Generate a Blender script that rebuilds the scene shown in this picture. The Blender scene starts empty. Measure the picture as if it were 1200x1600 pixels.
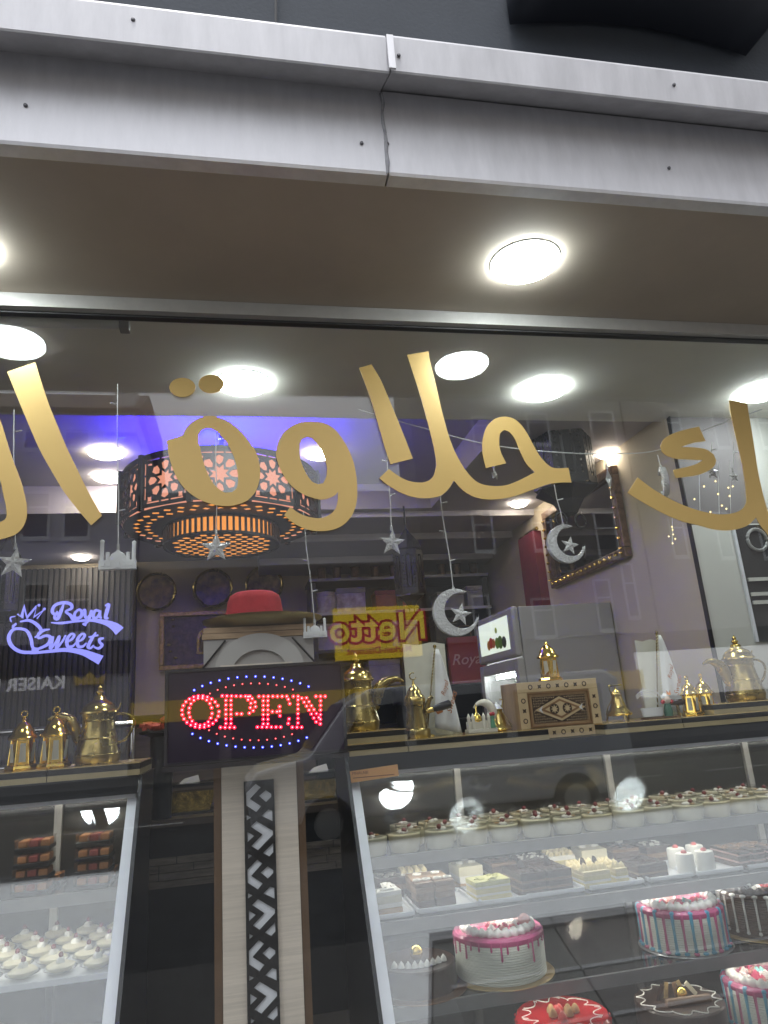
import bpy, bmesh, math, random
from mathutils import Vector, Matrix
random.seed(7)
SC = bpy.context.scene
COL = SC.collection

# ------------------------------------------------------------------ camera, world, sun, exposure
F_PX = 1110.0
CAM = Vector((0.0, -2.0, 1.55))
def cam_basis(yaw, pit, rol):
    f = Vector((math.sin(yaw)*math.cos(pit), math.cos(yaw)*math.cos(pit), math.sin(pit)))
    r = Vector((math.cos(yaw), -math.sin(yaw), 0)); u = r.cross(f)
    c, s = math.cos(rol), math.sin(rol)
    return (r*c+u*s), (u*c-r*s), f
RT, UP, FW = cam_basis(math.radians(12.06), math.radians(15.78), math.radians(-4.216))
cd = bpy.data.cameras.new('camera'); cam = bpy.data.objects.new('camera', cd); COL.objects.link(cam)
cam.matrix_world = Matrix(((RT.x, UP.x, -FW.x, CAM.x), (RT.y, UP.y, -FW.y, CAM.y), (RT.z, UP.z, -FW.z, CAM.z), (0, 0, 0, 1)))
cd.sensor_fit = 'VERTICAL'; cd.sensor_height = 36.0; cd.lens = 36.0*F_PX/1600.0
cd.clip_start = 0.05; cd.clip_end = 2000
SC.camera = cam
W = bpy.data.worlds.new('World'); SC.world = W; W.use_nodes = True
nt = W.node_tree; nt.nodes.clear()
SUN_EL, SUN_AZ = math.radians(73), math.radians(192)     # azimuth seen from the shop: out over the street
sky = nt.nodes.new('ShaderNodeTexSky'); sky.sky_type = 'NISHITA'; sky.sun_disc = False
sky.sun_elevation = SUN_EL; sky.sun_rotation = SUN_AZ; sky.air_density = 1.0; sky.dust_density = 1.0; sky.ozone_density = 1.0
hs = nt.nodes.new('ShaderNodeHueSaturation'); hs.inputs['Saturation'].default_value = 0.22
bgn = nt.nodes.new('ShaderNodeBackground'); bgn.inputs['Strength'].default_value = 0.15
wo = nt.nodes.new('ShaderNodeOutputWorld')
veil = nt.nodes.new('ShaderNodeMix'); veil.data_type = 'RGBA'; veil.inputs['Factor'].default_value = 0.72; veil.inputs['B'].default_value = (5.9, 6.1, 6.5, 1)   # even overcast veil over the sky
nt.links.new(sky.outputs[0], hs.inputs['Color']); nt.links.new(hs.outputs[0], veil.inputs['A']); nt.links.new(veil.outputs['Result'], bgn.inputs['Color']); nt.links.new(bgn.outputs[0], wo.inputs['Surface'])
sd = bpy.data.lights.new('sun', 'SUN'); sd.energy = 0.5; sd.angle = math.radians(12); sd.color = (1.0, 0.97, 0.93)
sun = bpy.data.objects.new('sun', sd); COL.objects.link(sun)
sdir = Vector((math.sin(SUN_AZ)*math.cos(SUN_EL), math.cos(SUN_AZ)*math.cos(SUN_EL), math.sin(SUN_EL)))
sun.rotation_euler = sdir.to_track_quat('Z', 'Y').to_euler(); sun.location = (0, -20, 30)
vs = SC.view_settings; SC.display_settings.display_device = 'sRGB'
vs.view_transform = 'Standard'; vs.look = 'None'; vs.gamma = 1.0; vs.exposure = 1.25; vs.use_curve_mapping = False
cy = SC.cycles
cy.use_denoising = True; cy.max_bounces = 8; cy.diffuse_bounces = 3; cy.glossy_bounces = 4; cy.transmission_bounces = 4
cy.transparent_max_bounces = 32; cy.caustics_reflective = False; cy.caustics_refractive = False
cy.sample_clamp_indirect = 6.0; cy.blur_glossy = 0.5
LAMP = 54.0                                              # radiance of a lit ceiling lamp

KE = 0.46                                               # all lamps, set against the exposure

# ------------------------------------------------------------------ helpers
def ray(px, py):
    return RT*((px-600)/F_PX) - UP*((py-800)/F_PX) + FW
def at(px, py, y):                                       # the point of a vertical plane at depth y seen at that pixel of the photograph
    d = ray(px, py); return CAM + d*((y-CAM.y)/d.y)
def atz(px, py, z):
    d = ray(px, py); return CAM + d*((z-CAM.z)/d.z)
def mir(px, py, dist):                                   # the same for what the window mirrors: a point `dist` metres out in the street
    p = at(px, py, dist); return Vector((p.x, -p.y, p.z))

def lin(h):
    def c(v): v /= 255.0; return v/12.92 if v <= .04045 else ((v+.055)/1.055)**2.4
    return (c(h[0]), c(h[1]), c(h[2]))

MATS = {}
def mat(name, base, rough=0.5, metal=0.0, var=0.0, scale=8.0, bump=0.0, bscale=None, emit=None, estr=0.0, spec=0.5, coat=0.0, base2=None, stretch=None, rvar=0.0, trans=0.0, alpha=1.0):
    if name in MATS: return MATS[name]
    m = bpy.data.materials.new(name); m.use_nodes = True; t = m.node_tree; n = t.nodes; b = n['Principled BSDF']
    b.inputs['Base Color'].default_value = (*base, 1); b.inputs['Roughness'].default_value = rough; b.inputs['Metallic'].default_value = metal
    b.inputs['Specular IOR Level'].default_value = spec; b.inputs['Coat Weight'].default_value = coat
    if trans: b.inputs['Transmission Weight'].default_value = trans
    if emit: b.inputs['Emission Color'].default_value = (*emit, 1); b.inputs['Emission Strength'].default_value = estr*KE
    if var or base2 or bump or rvar:
        tc = n.new('ShaderNodeTexCoord'); mp = n.new('ShaderNodeMapping'); t.links.new(tc.outputs['Object'], mp.inputs['Vector'])
        if stretch: mp.inputs['Scale'].default_value = stretch
        no = n.new('ShaderNodeTexNoise'); no.inputs['Scale'].default_value = scale; no.inputs['Detail'].default_value = 6; no.inputs['Roughness'].default_value = .62
        t.links.new(mp.outputs[0], no.inputs['Vector'])
        if var or base2:
            cr = n.new('ShaderNodeValToRGB'); c2 = base2 or tuple(min(1, v*(1+var)) for v in base); c1 = base if base2 else tuple(v*(1-var) for v in base)
            cr.color_ramp.elements[0].position = .32; cr.color_ramp.elements[1].position = .68
            cr.color_ramp.elements[0].color = (*c1, 1); cr.color_ramp.elements[1].color = (*c2, 1)
            t.links.new(no.outputs['Fac'], cr.inputs['Fac']); t.links.new(cr.outputs[0], b.inputs['Base Color'])
        if rvar:
            mr = n.new('ShaderNodeMapRange'); mr.inputs['To Min'].default_value = max(.02, rough-rvar); mr.inputs['To Max'].default_value = rough+rvar
            t.links.new(no.outputs['Fac'], mr.inputs['Value']); t.links.new(mr.outputs[0], b.inputs['Roughness'])
        if bump:
            n2 = n.new('ShaderNodeTexNoise'); n2.inputs['Scale'].default_value = bscale or scale*4; n2.inputs['Detail'].default_value = 5
            t.links.new(mp.outputs[0], n2.inputs['Vector'])
            bp = n.new('ShaderNodeBump'); bp.inputs['Strength'].default_value = bump; bp.inputs['Distance'].default_value = .01
            t.links.new(n2.outputs['Fac'], bp.inputs['Height']); t.links.new(bp.outputs[0], b.inputs['Normal'])
    MATS[name] = m; return m
def glow(name, col, s):
    if name in MATS: return MATS[name]
    m = bpy.data.materials.new(name); m.use_nodes = True; t = m.node_tree; t.nodes.clear()
    e = t.nodes.new('ShaderNodeEmission'); e.inputs[0].default_value = (*col, 1); e.inputs[1].default_value = s*KE
    o = t.nodes.new('ShaderNodeOutputMaterial'); t.links.new(e.outputs[0], o.inputs[0]); MATS[name] = m; return m
def glassmat(name, tint=(1, 1, 1), gain=1.0, rough=0.0, haze_film=0.0):
    if name in MATS: return MATS[name]
    m = bpy.data.materials.new(name); m.use_nodes = True; t = m.node_tree; t.nodes.clear(); N = t.nodes.new
    g = N('ShaderNodeNewGeometry'); i = N('ShaderNodeMapRange'); i.inputs['To Min'].default_value = 1.52; i.inputs['To Max'].default_value = 1/1.52
    t.links.new(g.outputs['Backfacing'], i.inputs['Value'])
    fr = N('ShaderNodeFresnel'); t.links.new(i.outputs[0], fr.inputs['IOR'])
    mu = N('ShaderNodeMath'); mu.operation = 'MULTIPLY'; mu.inputs[1].default_value = gain; mu.use_clamp = True; t.links.new(fr.outputs[0], mu.inputs[0])
    tr = N('ShaderNodeBsdfTransparent'); tr.inputs[0].default_value = (*tint, 1)
    gl = N('ShaderNodeBsdfGlossy'); gl.inputs['Roughness'].default_value = rough
    mx = N('ShaderNodeMixShader'); t.links.new(mu.outputs[0], mx.inputs[0]); t.links.new(tr.outputs[0], mx.inputs[1]); t.links.new(gl.outputs[0], mx.inputs[2])
    out = mx.outputs[0]
    if haze_film:                                             # smeared dust film, added to lay a soft grey haze on the pane
        tc = N('ShaderNodeTexCoord'); mp = N('ShaderNodeMapping'); mp.inputs['Rotation'].default_value = (0, .6, 0); mp.inputs['Scale'].default_value = (1.0, 1, .35); no = N('ShaderNodeTexNoise'); no.inputs['Scale'].default_value = 3.5; no.inputs['Detail'].default_value = 8; no.inputs['Distortion'].default_value = .8
        t.links.new(tc.outputs['Object'], mp.inputs[0]); t.links.new(mp.outputs[0], no.inputs['Vector'])
        mr = N('ShaderNodeMapRange'); mr.inputs['From Min'].default_value = .3; mr.inputs['From Max'].default_value = .75; mr.inputs['To Min'].default_value = haze_film*.5; mr.inputs['To Max'].default_value = haze_film*1.6; t.links.new(no.outputs['Fac'], mr.inputs['Value'])
        df = N('ShaderNodeBsdfDiffuse'); df.inputs[0].default_value = (.8, .8, .78, 1); m2 = N('ShaderNodeMixShader'); t.links.new(mr.outputs[0], m2.inputs[0]); t.links.new(out, m2.inputs[1]); t.links.new(df.outputs[0], m2.inputs[2]); out = m2.outputs[0]
    o = N('ShaderNodeOutputMaterial'); t.links.new(out, o.inputs[0]); MATS[name] = m; return m

def tag(o, label=None, cat=None, group=None, kind=None):
    if label: o['label'] = label
    if cat: o['category'] = cat
    if group: o['group'] = group
    if kind: o['kind'] = kind
    return o
def thing(name, label, cat, loc=(0, 0, 0), rz=0.0, group=None):
    o = bpy.data.objects.new(name, None); COL.objects.link(o); o.empty_display_size = .05
    o.location = loc; o.rotation_euler = (0, 0, rz)
    return tag(o, label, cat, group)
def link(name, me, m, parent=None, off=None):
    o = bpy.data.objects.new(name, me); COL.objects.link(o)
    if m is not None and not me.materials: me.materials.append(m)
    if parent is not None: o.parent = parent
    if off is not None: o.location = off
    return o
def kids(o): return [c for c in bpy.data.objects if c.parent == o]
def copy_tree(root, parent=None, childmap=None):
    cm = childmap
    if cm is None:
        cm = {}
        for c in bpy.data.objects:
            if c.parent: cm.setdefault(c.parent.name, []).append(c)
    o = root.copy(); COL.objects.link(o)
    if parent is not None: o.parent = parent
    for c in cm.get(root.name, []): copy_tree(c, o, cm)
    return o

class MB:
    def __init__(s): s.v = []; s.f = []
    def add(s, vs_, fs): b = len(s.v); s.v += [Vector(q) for q in vs_]; s.f += [tuple(i+b for i in f) for f in fs]; return s
    def box(s, c, d, rz=0.0, M=None):
        x, y, z = d[0]/2, d[1]/2, d[2]/2; R = Matrix.Rotation(rz, 3, 'Z') if M is None else M; c = Vector(c)
        p = [c+R@Vector(q) for q in ((-x,-y,-z),(x,-y,-z),(x,y,-z),(-x,y,-z),(-x,-y,z),(x,-y,z),(x,y,z),(-x,y,z))]
        return s.add(p, [(0,3,2,1),(4,5,6,7),(0,1,5,4),(1,2,6,5),(2,3,7,6),(3,0,4,7)])
    def bb(s, x0, x1, y0, y1, z0, z1): return s.box(((x0+x1)/2, (y0+y1)/2, (z0+z1)/2), (abs(x1-x0), abs(y1-y0), abs(z1-z0)))
    def quad(s, a, b, c, d): return s.add([a, b, c, d], [(0, 1, 2, 3)])
    def hexa(s, bot, top):                               # two loops of equal length
        n = len(bot); return s.add(list(bot)+list(top), [tuple(range(n))[::-1], tuple(range(n, 2*n))]+[(i, (i+1) % n, n+(i+1) % n, n+i) for i in range(n)])
    def lathe(s, prof, seg=24, c=(0, 0, 0), ax=None, squash=(1, 1), ripple=None, cap=True):
        c = Vector(c); vs_ = []; n = len(prof)
        for i in range(seg):
            a = 2*math.pi*i/seg; k = 1.0
            for j, (r, z) in enumerate(prof):
                if ripple: k = ripple(a, j)
                vs_.append(Vector((r*k*math.cos(a)*squash[0], r*k*math.sin(a)*squash[1], z)))
        if ax is not None:
            q = Vector((0, 0, 1)).rotation_difference(Vector(ax)).to_matrix(); vs_ = [q@v for v in vs_]
        fs = [(i*n+j, ((i+1) % seg)*n+j, ((i+1) % seg)*n+j+1, i*n+j+1) for i in range(seg) for j in range(n-1)]
        if len(prof) >= 4 and abs(prof[0][0]-prof[-1][0]) < 1e-9: cap = False
        if cap and prof[0][0] > 1e-6: fs.append(tuple(i*n for i in range(seg))[::-1])
        if cap and prof[-1][0] > 1e-6: fs.append(tuple(i*n+n-1 for i in range(seg)))
        return s.add([c+v for v in vs_], fs)
    def tube(s, pts, rad, seg=8, closed=False, flat=1.0):
        pts = [Vector(p) for p in pts]; n = len(pts)
        rads = rad if isinstance(rad, (list, tuple)) else [rad]*n
        vs_ = []; ref = Vector((0.13, 0.21, 0.97)); 
        for i, p in enumerate(pts):
            a = pts[(i-1) % n] if (closed or i > 0) else p; b = pts[(i+1) % n] if (closed or i < n-1) else p
            t = (b-a).normalized() if (b-a).length > 1e-9 else Vector((0, 0, 1))
            if abs(t.dot(ref)) > .97: rf = Vector((1, 0, 0))
            else: rf = ref
            u = t.cross(rf).normalized(); w = t.cross(u)
            for k in range(seg):
                q = 2*math.pi*k/seg; vs_.append(p+(u*math.cos(q)+w*math.sin(q)*flat)*rads[i])
        fs = []
        for i in range(n if closed else n-1):
            for k in range(seg):
                a = i*seg+k; b = i*seg+(k+1) % seg; c = ((i+1) % n)*seg+(k+1) % seg; d = ((i+1) % n)*seg+k
                fs.append((a, b, c, d))
        if not closed: fs += [tuple(range(seg))[::-1], tuple(range((n-1)*seg, n*seg))]
        return s.add(vs_, fs)
    def ball(s, c, r, seg=10, rings=6, sq=1.0):
        return s.lathe([(max(1e-7, r*math.sin(math.pi*i/rings)), -r*sq*math.cos(math.pi*i/rings)) for i in range(rings+1)], seg, c)
    def mesh(s, name, smooth=False, ang=40):
        me = bpy.data.meshes.new(name); me.from_pydata([tuple(v) for v in s.v], [], s.f); me.update()
        bm = bmesh.new(); bm.from_mesh(me); bmesh.ops.remove_doubles(bm, verts=bm.verts, dist=1e-6); bmesh.ops.recalc_face_normals(bm, faces=bm.faces); bm.to_mesh(me); bm.free()
        if smooth:
            me.shade_smooth() if hasattr(me, 'shade_smooth') else None
            try: me.set_sharp_from_angle(angle=math.radians(ang))
            except Exception: pass
        return me
    def build(s, name, m, parent=None, smooth=False, world=False, off=None, bevel=0.0):
        if world and parent is not None:
            R = Matrix.Rotation(-parent.rotation_euler.z, 3, 'Z'); s.v = [R@(v-parent.location) for v in s.v]
        o = link(name, s.mesh(name, smooth), m, parent, off)
        if bevel:
            b = o.modifiers.new('bevel', 'BEVEL'); b.width = bevel; b.segments = 2; b.limit_method = 'ANGLE'
        return o
def smoothloop(pts, it=2, ang=38, closed=True):
    pts = [Vector(p) for p in pts]; n = len(pts)
    corner = []
    for i in range(n):
        a, b, c = pts[i-1], pts[i], pts[(i+1) % n]
        u, v = b-a, c-b
        corner.append(u.length < 1e-9 or v.length < 1e-9 or u.angle(v) > math.radians(ang) or (not closed and i in (0, n-1)))
    out = []
    rng = range(n) if closed else range(n-1)
    for i in rng:                                        # catmull-rom that stops at corners
        p1, p2 = pts[i], pts[(i+1) % n]
        p0 = pts[i-1] if not corner[i] else p1-(p2-p1); p3 = pts[(i+2) % n] if not corner[(i+1) % n] else p2+(p2-p1)
        k = 4*it//2
        for j in range(k):
            t = j/k
            out.append(((p1*2)+(p2-p0)*t+(p0*2-p1*5+p2*4-p3)*t*t+(p1*3-p0-p2*3+p3)*t**3)*.5)
    if not closed: out.append(pts[-1])
    return out
def spl(pts, k=6):                                       # open smooth path in 3D
    return smoothloop(pts, 2 if k <= 4 else k//2, 179, closed=False)
def plate(loops, thick, name='plate', bevel=0.0):        # filled 2D outline with holes, in local XY, thickness +-thick/2
    cu = bpy.data.curves.new(name, 'CURVE'); cu.dimensions = '2D'; cu.fill_mode = 'BOTH'; cu.extrude = thick/2; cu.bevel_depth = bevel; cu.bevel_resolution = 1
    for lp in loops:
        sp = cu.splines.new('POLY'); sp.points.add(len(lp)-1)
        for p, q in zip(sp.points, lp): p.co = (q[0], q[1], 0, 1)
        sp.use_cyclic_u = True
    o = bpy.data.objects.new(name, cu); COL.objects.link(o)
    dg = bpy.context.evaluated_depsgraph_get(); dg.update()
    me = bpy.data.meshes.new_from_object(o.evaluated_get(dg)); bpy.data.objects.remove(o); bpy.data.curves.remove(cu); me.name = name; me.materials.clear()
    return me
def textmesh(txt, size, thick=.01, bold=0.0, shear=0.0, align='CENTER', space=1.0):
    cu = bpy.data.curves.new('text', 'FONT'); cu.body = txt; cu.size = size; cu.extrude = thick/2; cu.offset = bold; cu.shear = shear; cu.align_x = align; cu.align_y = 'CENTER'; cu.space_character = space; cu.resolution_u = 3
    o = bpy.data.objects.new('text', cu); COL.objects.link(o)
    dg = bpy.context.evaluated_depsgraph_get(); dg.update()
    me = bpy.data.meshes.new_from_object(o.evaluated_get(dg)); bpy.data.objects.remove(o); bpy.data.curves.remove(cu); me.materials.clear()
    return me
def basis(o, x, y, z):                                   # 3x3 columns -> rotation of an object
    o.rotation_euler = Matrix(((x[0], y[0], z[0]), (x[1], y[1], z[1]), (x[2], y[2], z[2]))).to_euler()
def stand(me_local_xy_to_xz):                            # local XY plate -> upright in XZ facing -y
    me_local_xy_to_xz.transform(Matrix.Rotation(math.pi/2, 4, 'X')); return me_local_xy_to_xz
ORD = ['first', 'second', 'third', 'fourth', 'fifth', 'sixth', 'seventh', 'eighth', 'ninth', 'tenth', 'eleventh', 'twelfth', 'thirteenth', 'fourteenth', 'fifteenth', 'sixteenth', 'seventeenth', 'eighteenth']

# ------------------------------------------------------------------ materials
GALV = mat('galvanised', (.72, .715, .735), .42, .35, var=.07, scale=22, bump=.06, bscale=30, rvar=.10, stretch=(1, 1, .22))
SOFF = mat('soffit_paint', (.50, .43, .345), .75, var=.08, scale=2.2, bump=.03)
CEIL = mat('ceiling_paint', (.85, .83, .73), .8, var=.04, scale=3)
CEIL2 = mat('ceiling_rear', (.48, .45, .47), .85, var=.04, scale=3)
UPW = mat('upper_render', (.062, .072, .088), .8, var=.10, scale=3, bump=.1, bscale=90)
ALU = mat('aluminium', (.55, .53, .50), .4, .2, var=.06, scale=20)
ALUL = mat('aluminium_light', (.72, .74, .78), .42, .35, var=.04, scale=20)
DARK = mat('dark_laminate', (.012, .014, .017), .28, var=.3, scale=5)
DARKM = mat('dark_matt', (.02, .019, .02), .6, var=.3, scale=6)
BLACK = mat('black_metal', (.010, .009, .009), .45)
BEIGE = mat('beige_trim', (.42, .35, .20), .35, .35, var=.08, scale=12)
GOLDL = mat('gold_edge', (.75, .58, .28), .25, .9)
VINYL = mat('gold_vinyl', (.60, .405, .14), .36, .25, var=.05, scale=3, bump=.04, bscale=5, rvar=.08)
BRASS = mat('brass', (.56, .42, .14), .22, 1.0, var=.16, scale=9, bump=.05, bscale=50, rvar=.10)
BRASSO = mat('old_brass', (.30, .23, .085), .27, 1.0, var=.25, scale=12, bump=.12, bscale=60, rvar=.12)
GOLD = mat('bright_gold', (.85, .60, .14), .16, 1.0, var=.1, scale=20, bump=.06, bscale=60)
WOOD = mat('pale_wood', (.40, .335, .26), .6, var=.16, scale=7, stretch=(1, 1, 9), bump=.08)
TIMBER = mat('timber', (.30, .19, .10), .6, base2=(.52, .36, .21), scale=6, stretch=(1.2, 1, 16), bump=.1)
BROWN = mat('brown_edge', (.13, .075, .038), .5, var=.15, scale=10)
WALLP = mat('wall_plum', (.47, .395, .29), .8, var=.04, scale=3, bump=.02)
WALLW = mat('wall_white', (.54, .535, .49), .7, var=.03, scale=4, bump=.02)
SLAT = mat('slat_wood', (.07, .062, .058), .6, var=.25, scale=6, stretch=(1, 1, .15))
PLASTIC = mat('clear_plastic', (.90, .90, .88), .10, 0, trans=.35, spec=.9, bump=.9, bscale=150, rvar=.06)
WIRE = mat('clear_wire', (.62, .62, .60), .35)
WHITEP = mat('white_plastic', (.74, .75, .74), .4)
CREAM = mat('cream', (.80, .74, .54), .45, var=.04, scale=30)
WHIP = mat('whipped_cream', (.88, .86, .80), .5, var=.03, scale=40, bump=.1)
BERRY = mat('berry', (.20, .02, .03), .25, var=.4, scale=60, coat=.4)
CHOC = mat('chocolate', (.045, .022, .014), .32, var=.25, scale=30, coat=.2)
SPONGE = mat('sponge', (.45, .27, .12), .8, var=.2, scale=60, bump=.2)
PANE = glassmat('window_glass', (.985, .99, .985), 1.3, haze_film=.003)
PANE2 = glassmat('case_glass', (.98, .985, .985), 1.7)
CLEAR = glassmat('thin_clear', (.97, .975, .97), 1.1, .03)

# ------------------------------------------------------------------ street ground
def struct(name, mb, m, label=None): return tag(mb.build(name, m), label, None, None, 'structure')
ASPH = mat('asphalt', (.05, .05, .052), .85, var=.3, scale=3, bump=.3, bscale=80)
PAVE = mat('paving', (.11, .107, .105), .8, var=.15, scale=4, bump=.2, bscale=40)
struct('ground', MB().bb(-300, 300, -300, 60, -.3, -.02), ASPH)
struct('road', MB().bb(-300, 300, -20, -3.2, -.02, .0), ASPH)
struct('pavement_near', MB().bb(-300, 300, -3.2, .02, -.02, .12), PAVE)
struct('pavement_far', MB().bb(-300, 300, -24.0, -20, -.02, .12), PAVE)
for k in range(-8, 9):
    o = MB().bb(k*3.0, k*3.0+2.0, -11.56, -11.44, .004, .008).build('lane_marking', mat('road_paint', (.6, .6, .58), .7, var=.2, scale=8))
    tag(o, None, None, None, 'structure')

# ------------------------------------------------------------------ canopy, upper facade, sign letter
fac = thing('upper_facade', 'dark grey rendered facade wall above the metal canopy', 'wall', (0, -.55, 3.1))
MB().bb(-9, 9, -.55, -.25, 2.9, 9.0).build('wall', UPW, fac, world=True)
cab = MB().tube([at(431, 40, -.565), at(431, -200, -.565)], .004, 6).build('cable', BLACK)
tag(cab, 'thin dark cable running up the grey upper facade', 'cable')
SEAM = .368
can = thing('shop_canopy', 'weathered galvanised metal canopy edge with brown soffit above the shop window', 'canopy', (0, -.3, 2.8))
MB().bb(-9, 9, -.575, .0, 2.80, 2.9).build('soffit', SOFF, can, world=True)
for x0, x1 in ((-9, SEAM-.002), (SEAM+.002, 9)):
    # lower flashing: face, under lip; slightly bowed sheet
    prof = [(-.575, 2.798), (-.613, 2.798), (-.616, 2.806), (-.616, 3.05), (-.60, 3.05), (-.60, 2.90), (-.575, 2.90)]
    m = MB().hexa([(x0, y, z) for y, z in prof], [(x1, y, z) for y, z in prof]); m.build('lower_flashing', GALV, can, world=True)
    dz = .0 if x0 < 0 else .004
    prof = [(-.612, 3.052+dz), (-.713, 3.000+dz), (-.716, 3.004+dz), (-.726, 3.094+dz), (-.708, 3.100+dz), (-.705, 3.124+dz), (-.56, 3.16+dz), (-.56, 3.06+dz)]  # upper face leans out at the top to catch less sky light
    MB().hexa([(x0, y, z) for y, z in prof], [(x1, y, z) for y, z in prof]).build('upper_flashing', mat('galvanised_toned', (.66, .655, .675), .45, .3, var=.10, scale=18, bump=.06, bscale=30, rvar=.1, stretch=(1, 1, .18)), can, world=True)  # darkened copy of the galvanised colour, takes down the bright sky light here
SEAL = mat('grey_sealant', (.36, .36, .38), .6, var=.2, scale=30)
random.seed(3)
MB().tube([(SEAM+random.uniform(-.003, .003), -.617, 2.80+k*.03) for k in range(9)], [.003+random.random()*.003 for k in range(9)], 6).build('sealant_joint', SEAL, can, world=True)
MB().bb(SEAM-.006, SEAM+.010, -.732, -.7265, 2.998, 3.098).build('joint_cover', GALV, can, world=True)
for px, py, yy in ((208, 31, -.722), (623, 87, -.722), (1053, 133, -.722), (40, 165, -.617), (565, 224, -.617), (605, 225, -.617), (1045, 263, -.617)):
    p = at(px, py, yy); MB().lathe([(.0048, 0), (.0048, .0015), (.0035, .004), (1e-7, .005)], 10, p, (0, -1, 0)).build('screw', mat('dull_steel', (.16, .16, .17), .45, .8), can, world=True, smooth=True)
# curved underside of a big sign letter standing off the facade
lt = thing('sign_letter', 'big dark navy sign letter with gold front above the canopy', 'sign letter', tuple(at(1000, 20, -.56)))
def pl(px, py): p = at(px, py, -.562); return (p.x-lt.location.x, p.z-lt.location.z)
arc = [(789, -8), (796, 40), (860, 36), (930, 36), (1000, 44), (1060, 56), (1120, 73), (1164, 89), (1215, 28), (1260, -60), (1100, -150), (860, -120)]
lp = [pl(*q) for q in arc]
me = stand(plate([lp], .19)); o = link('body', me, mat('navy_metal', (.012, .014, .02), .4), lt, (0, -.100, 0))
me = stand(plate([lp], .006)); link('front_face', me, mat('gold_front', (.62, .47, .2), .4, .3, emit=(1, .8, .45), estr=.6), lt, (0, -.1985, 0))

# ------------------------------------------------------------------ shop shell
struct('shop_floor', MB().bb(-3.4, 3.6, -.02, 3.9, .12, .16), mat('dark_tile', (.06, .055, .05), .35, var=.2, scale=3))
struct('ceiling', MB().bb(-3.4, 3.6, .03, .84, 2.80, 2.9), CEIL)
RX0, RX1, RY0, RY1, RZ = -1.7, 1.25, .90, 2.35, 3.00
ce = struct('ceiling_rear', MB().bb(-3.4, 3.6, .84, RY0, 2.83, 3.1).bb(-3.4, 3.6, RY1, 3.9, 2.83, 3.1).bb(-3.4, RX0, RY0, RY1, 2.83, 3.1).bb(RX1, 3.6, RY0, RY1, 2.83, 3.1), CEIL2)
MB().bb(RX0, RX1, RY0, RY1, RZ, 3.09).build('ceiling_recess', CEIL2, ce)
LIPM = mat('cove_lip', (.50, .48, .50), .6)  # plain pale paint of the cove lips
for k, (yy, zz) in enumerate(((2.42, 2.79), (2.85, 2.74), (3.3, 2.68))):   # stepped coves towards the back wall
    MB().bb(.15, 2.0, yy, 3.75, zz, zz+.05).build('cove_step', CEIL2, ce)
    MB().bb(.15, 1.62, yy-.012, yy-.001, zz, zz+.022).build('cove_lip', LIPM, ce)
wb = struct('wall_back', MB().bb(-3.4, 2.1, 3.75, 3.9, .1, 2.9), WALLP)
XS = at(212, 1000, 3.72).x
MB().bb(-3.4, XS, 3.72, 3.749, .16, 2.79).build('slat_backing', DARKM, wb)
k = 0; x = XS-.02
slm = MB().bb(-.0125, .0125, -.011, .011, 0, 2.62).mesh('slat')
while x > -3.0:
    link('slat', slm, SLAT, wb, (x, 3.708, .17)); x -= .040
wr = struct('wall_right', MB().bb(2.0, 2.15, .80, 3.75, .1, 2.9), WALLP)
struct('wall_left', MB().bb(-3.4, -3.2, .03, 3.75, .1, 2.9), WALLP)
pier = struct('wall_front_right', MB().bb(2.006, 3.6, .78, .95, .1, 2.27), WALLW)
xd = at(1168, 700, .78).x
struct('dark_opening_panel', MB().bb(2.006, xd, .782, .95, 2.272, 2.9), mat('opening_gloom', (.16, .145, .145), .7, var=.06, scale=4))  # dark panel stands in for the shaded opening above the pier
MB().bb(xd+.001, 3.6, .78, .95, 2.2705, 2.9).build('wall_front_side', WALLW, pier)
MB().bb(2.000, 2.0055, .774, .80, .16, 2.83).build('corner_trim', BLACK, pier)
struct('wall_end_right', MB().bb(3.45, 3.6, .03, .78, .1, 2.9), WALLW)

# ------------------------------------------------------------------ shop window: frame and pane
win = thing('shop_window', 'large clear shop window pane in a grey aluminium frame', 'window', (0, 0, .35))
MB().bb(-6, 6, -.035, .028, 2.756, 2.799).build('top_rail', ALU, win, world=True)
MB().bb(-6, 6, -.010, .014, 2.749, 2.756).build('rubber_gasket', mat('gasket', (.06, .06, .06), .6), win, world=True)
MB().bb(-6, 6, -.035, .028, .14, .35).build('bottom_rail', ALU, win, world=True)
MB().bb(-6, 6, .0, .008, .35, 2.75).build('pane', PANE, win, world=True)
for x in (-6, 6): MB().bb(x-.05, x+.05, -.034, .027, .35, 2.742).build('side_post', ALU, win, world=True)
for s, x0, x1 in (('outer_wall', -9, -6.05), ('outer_wall', 6.05, 9)):
    o = MB().bb(x0, x1, -.02, .2, .12, 2.79).build(s, UPW, fac, world=True)

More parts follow.
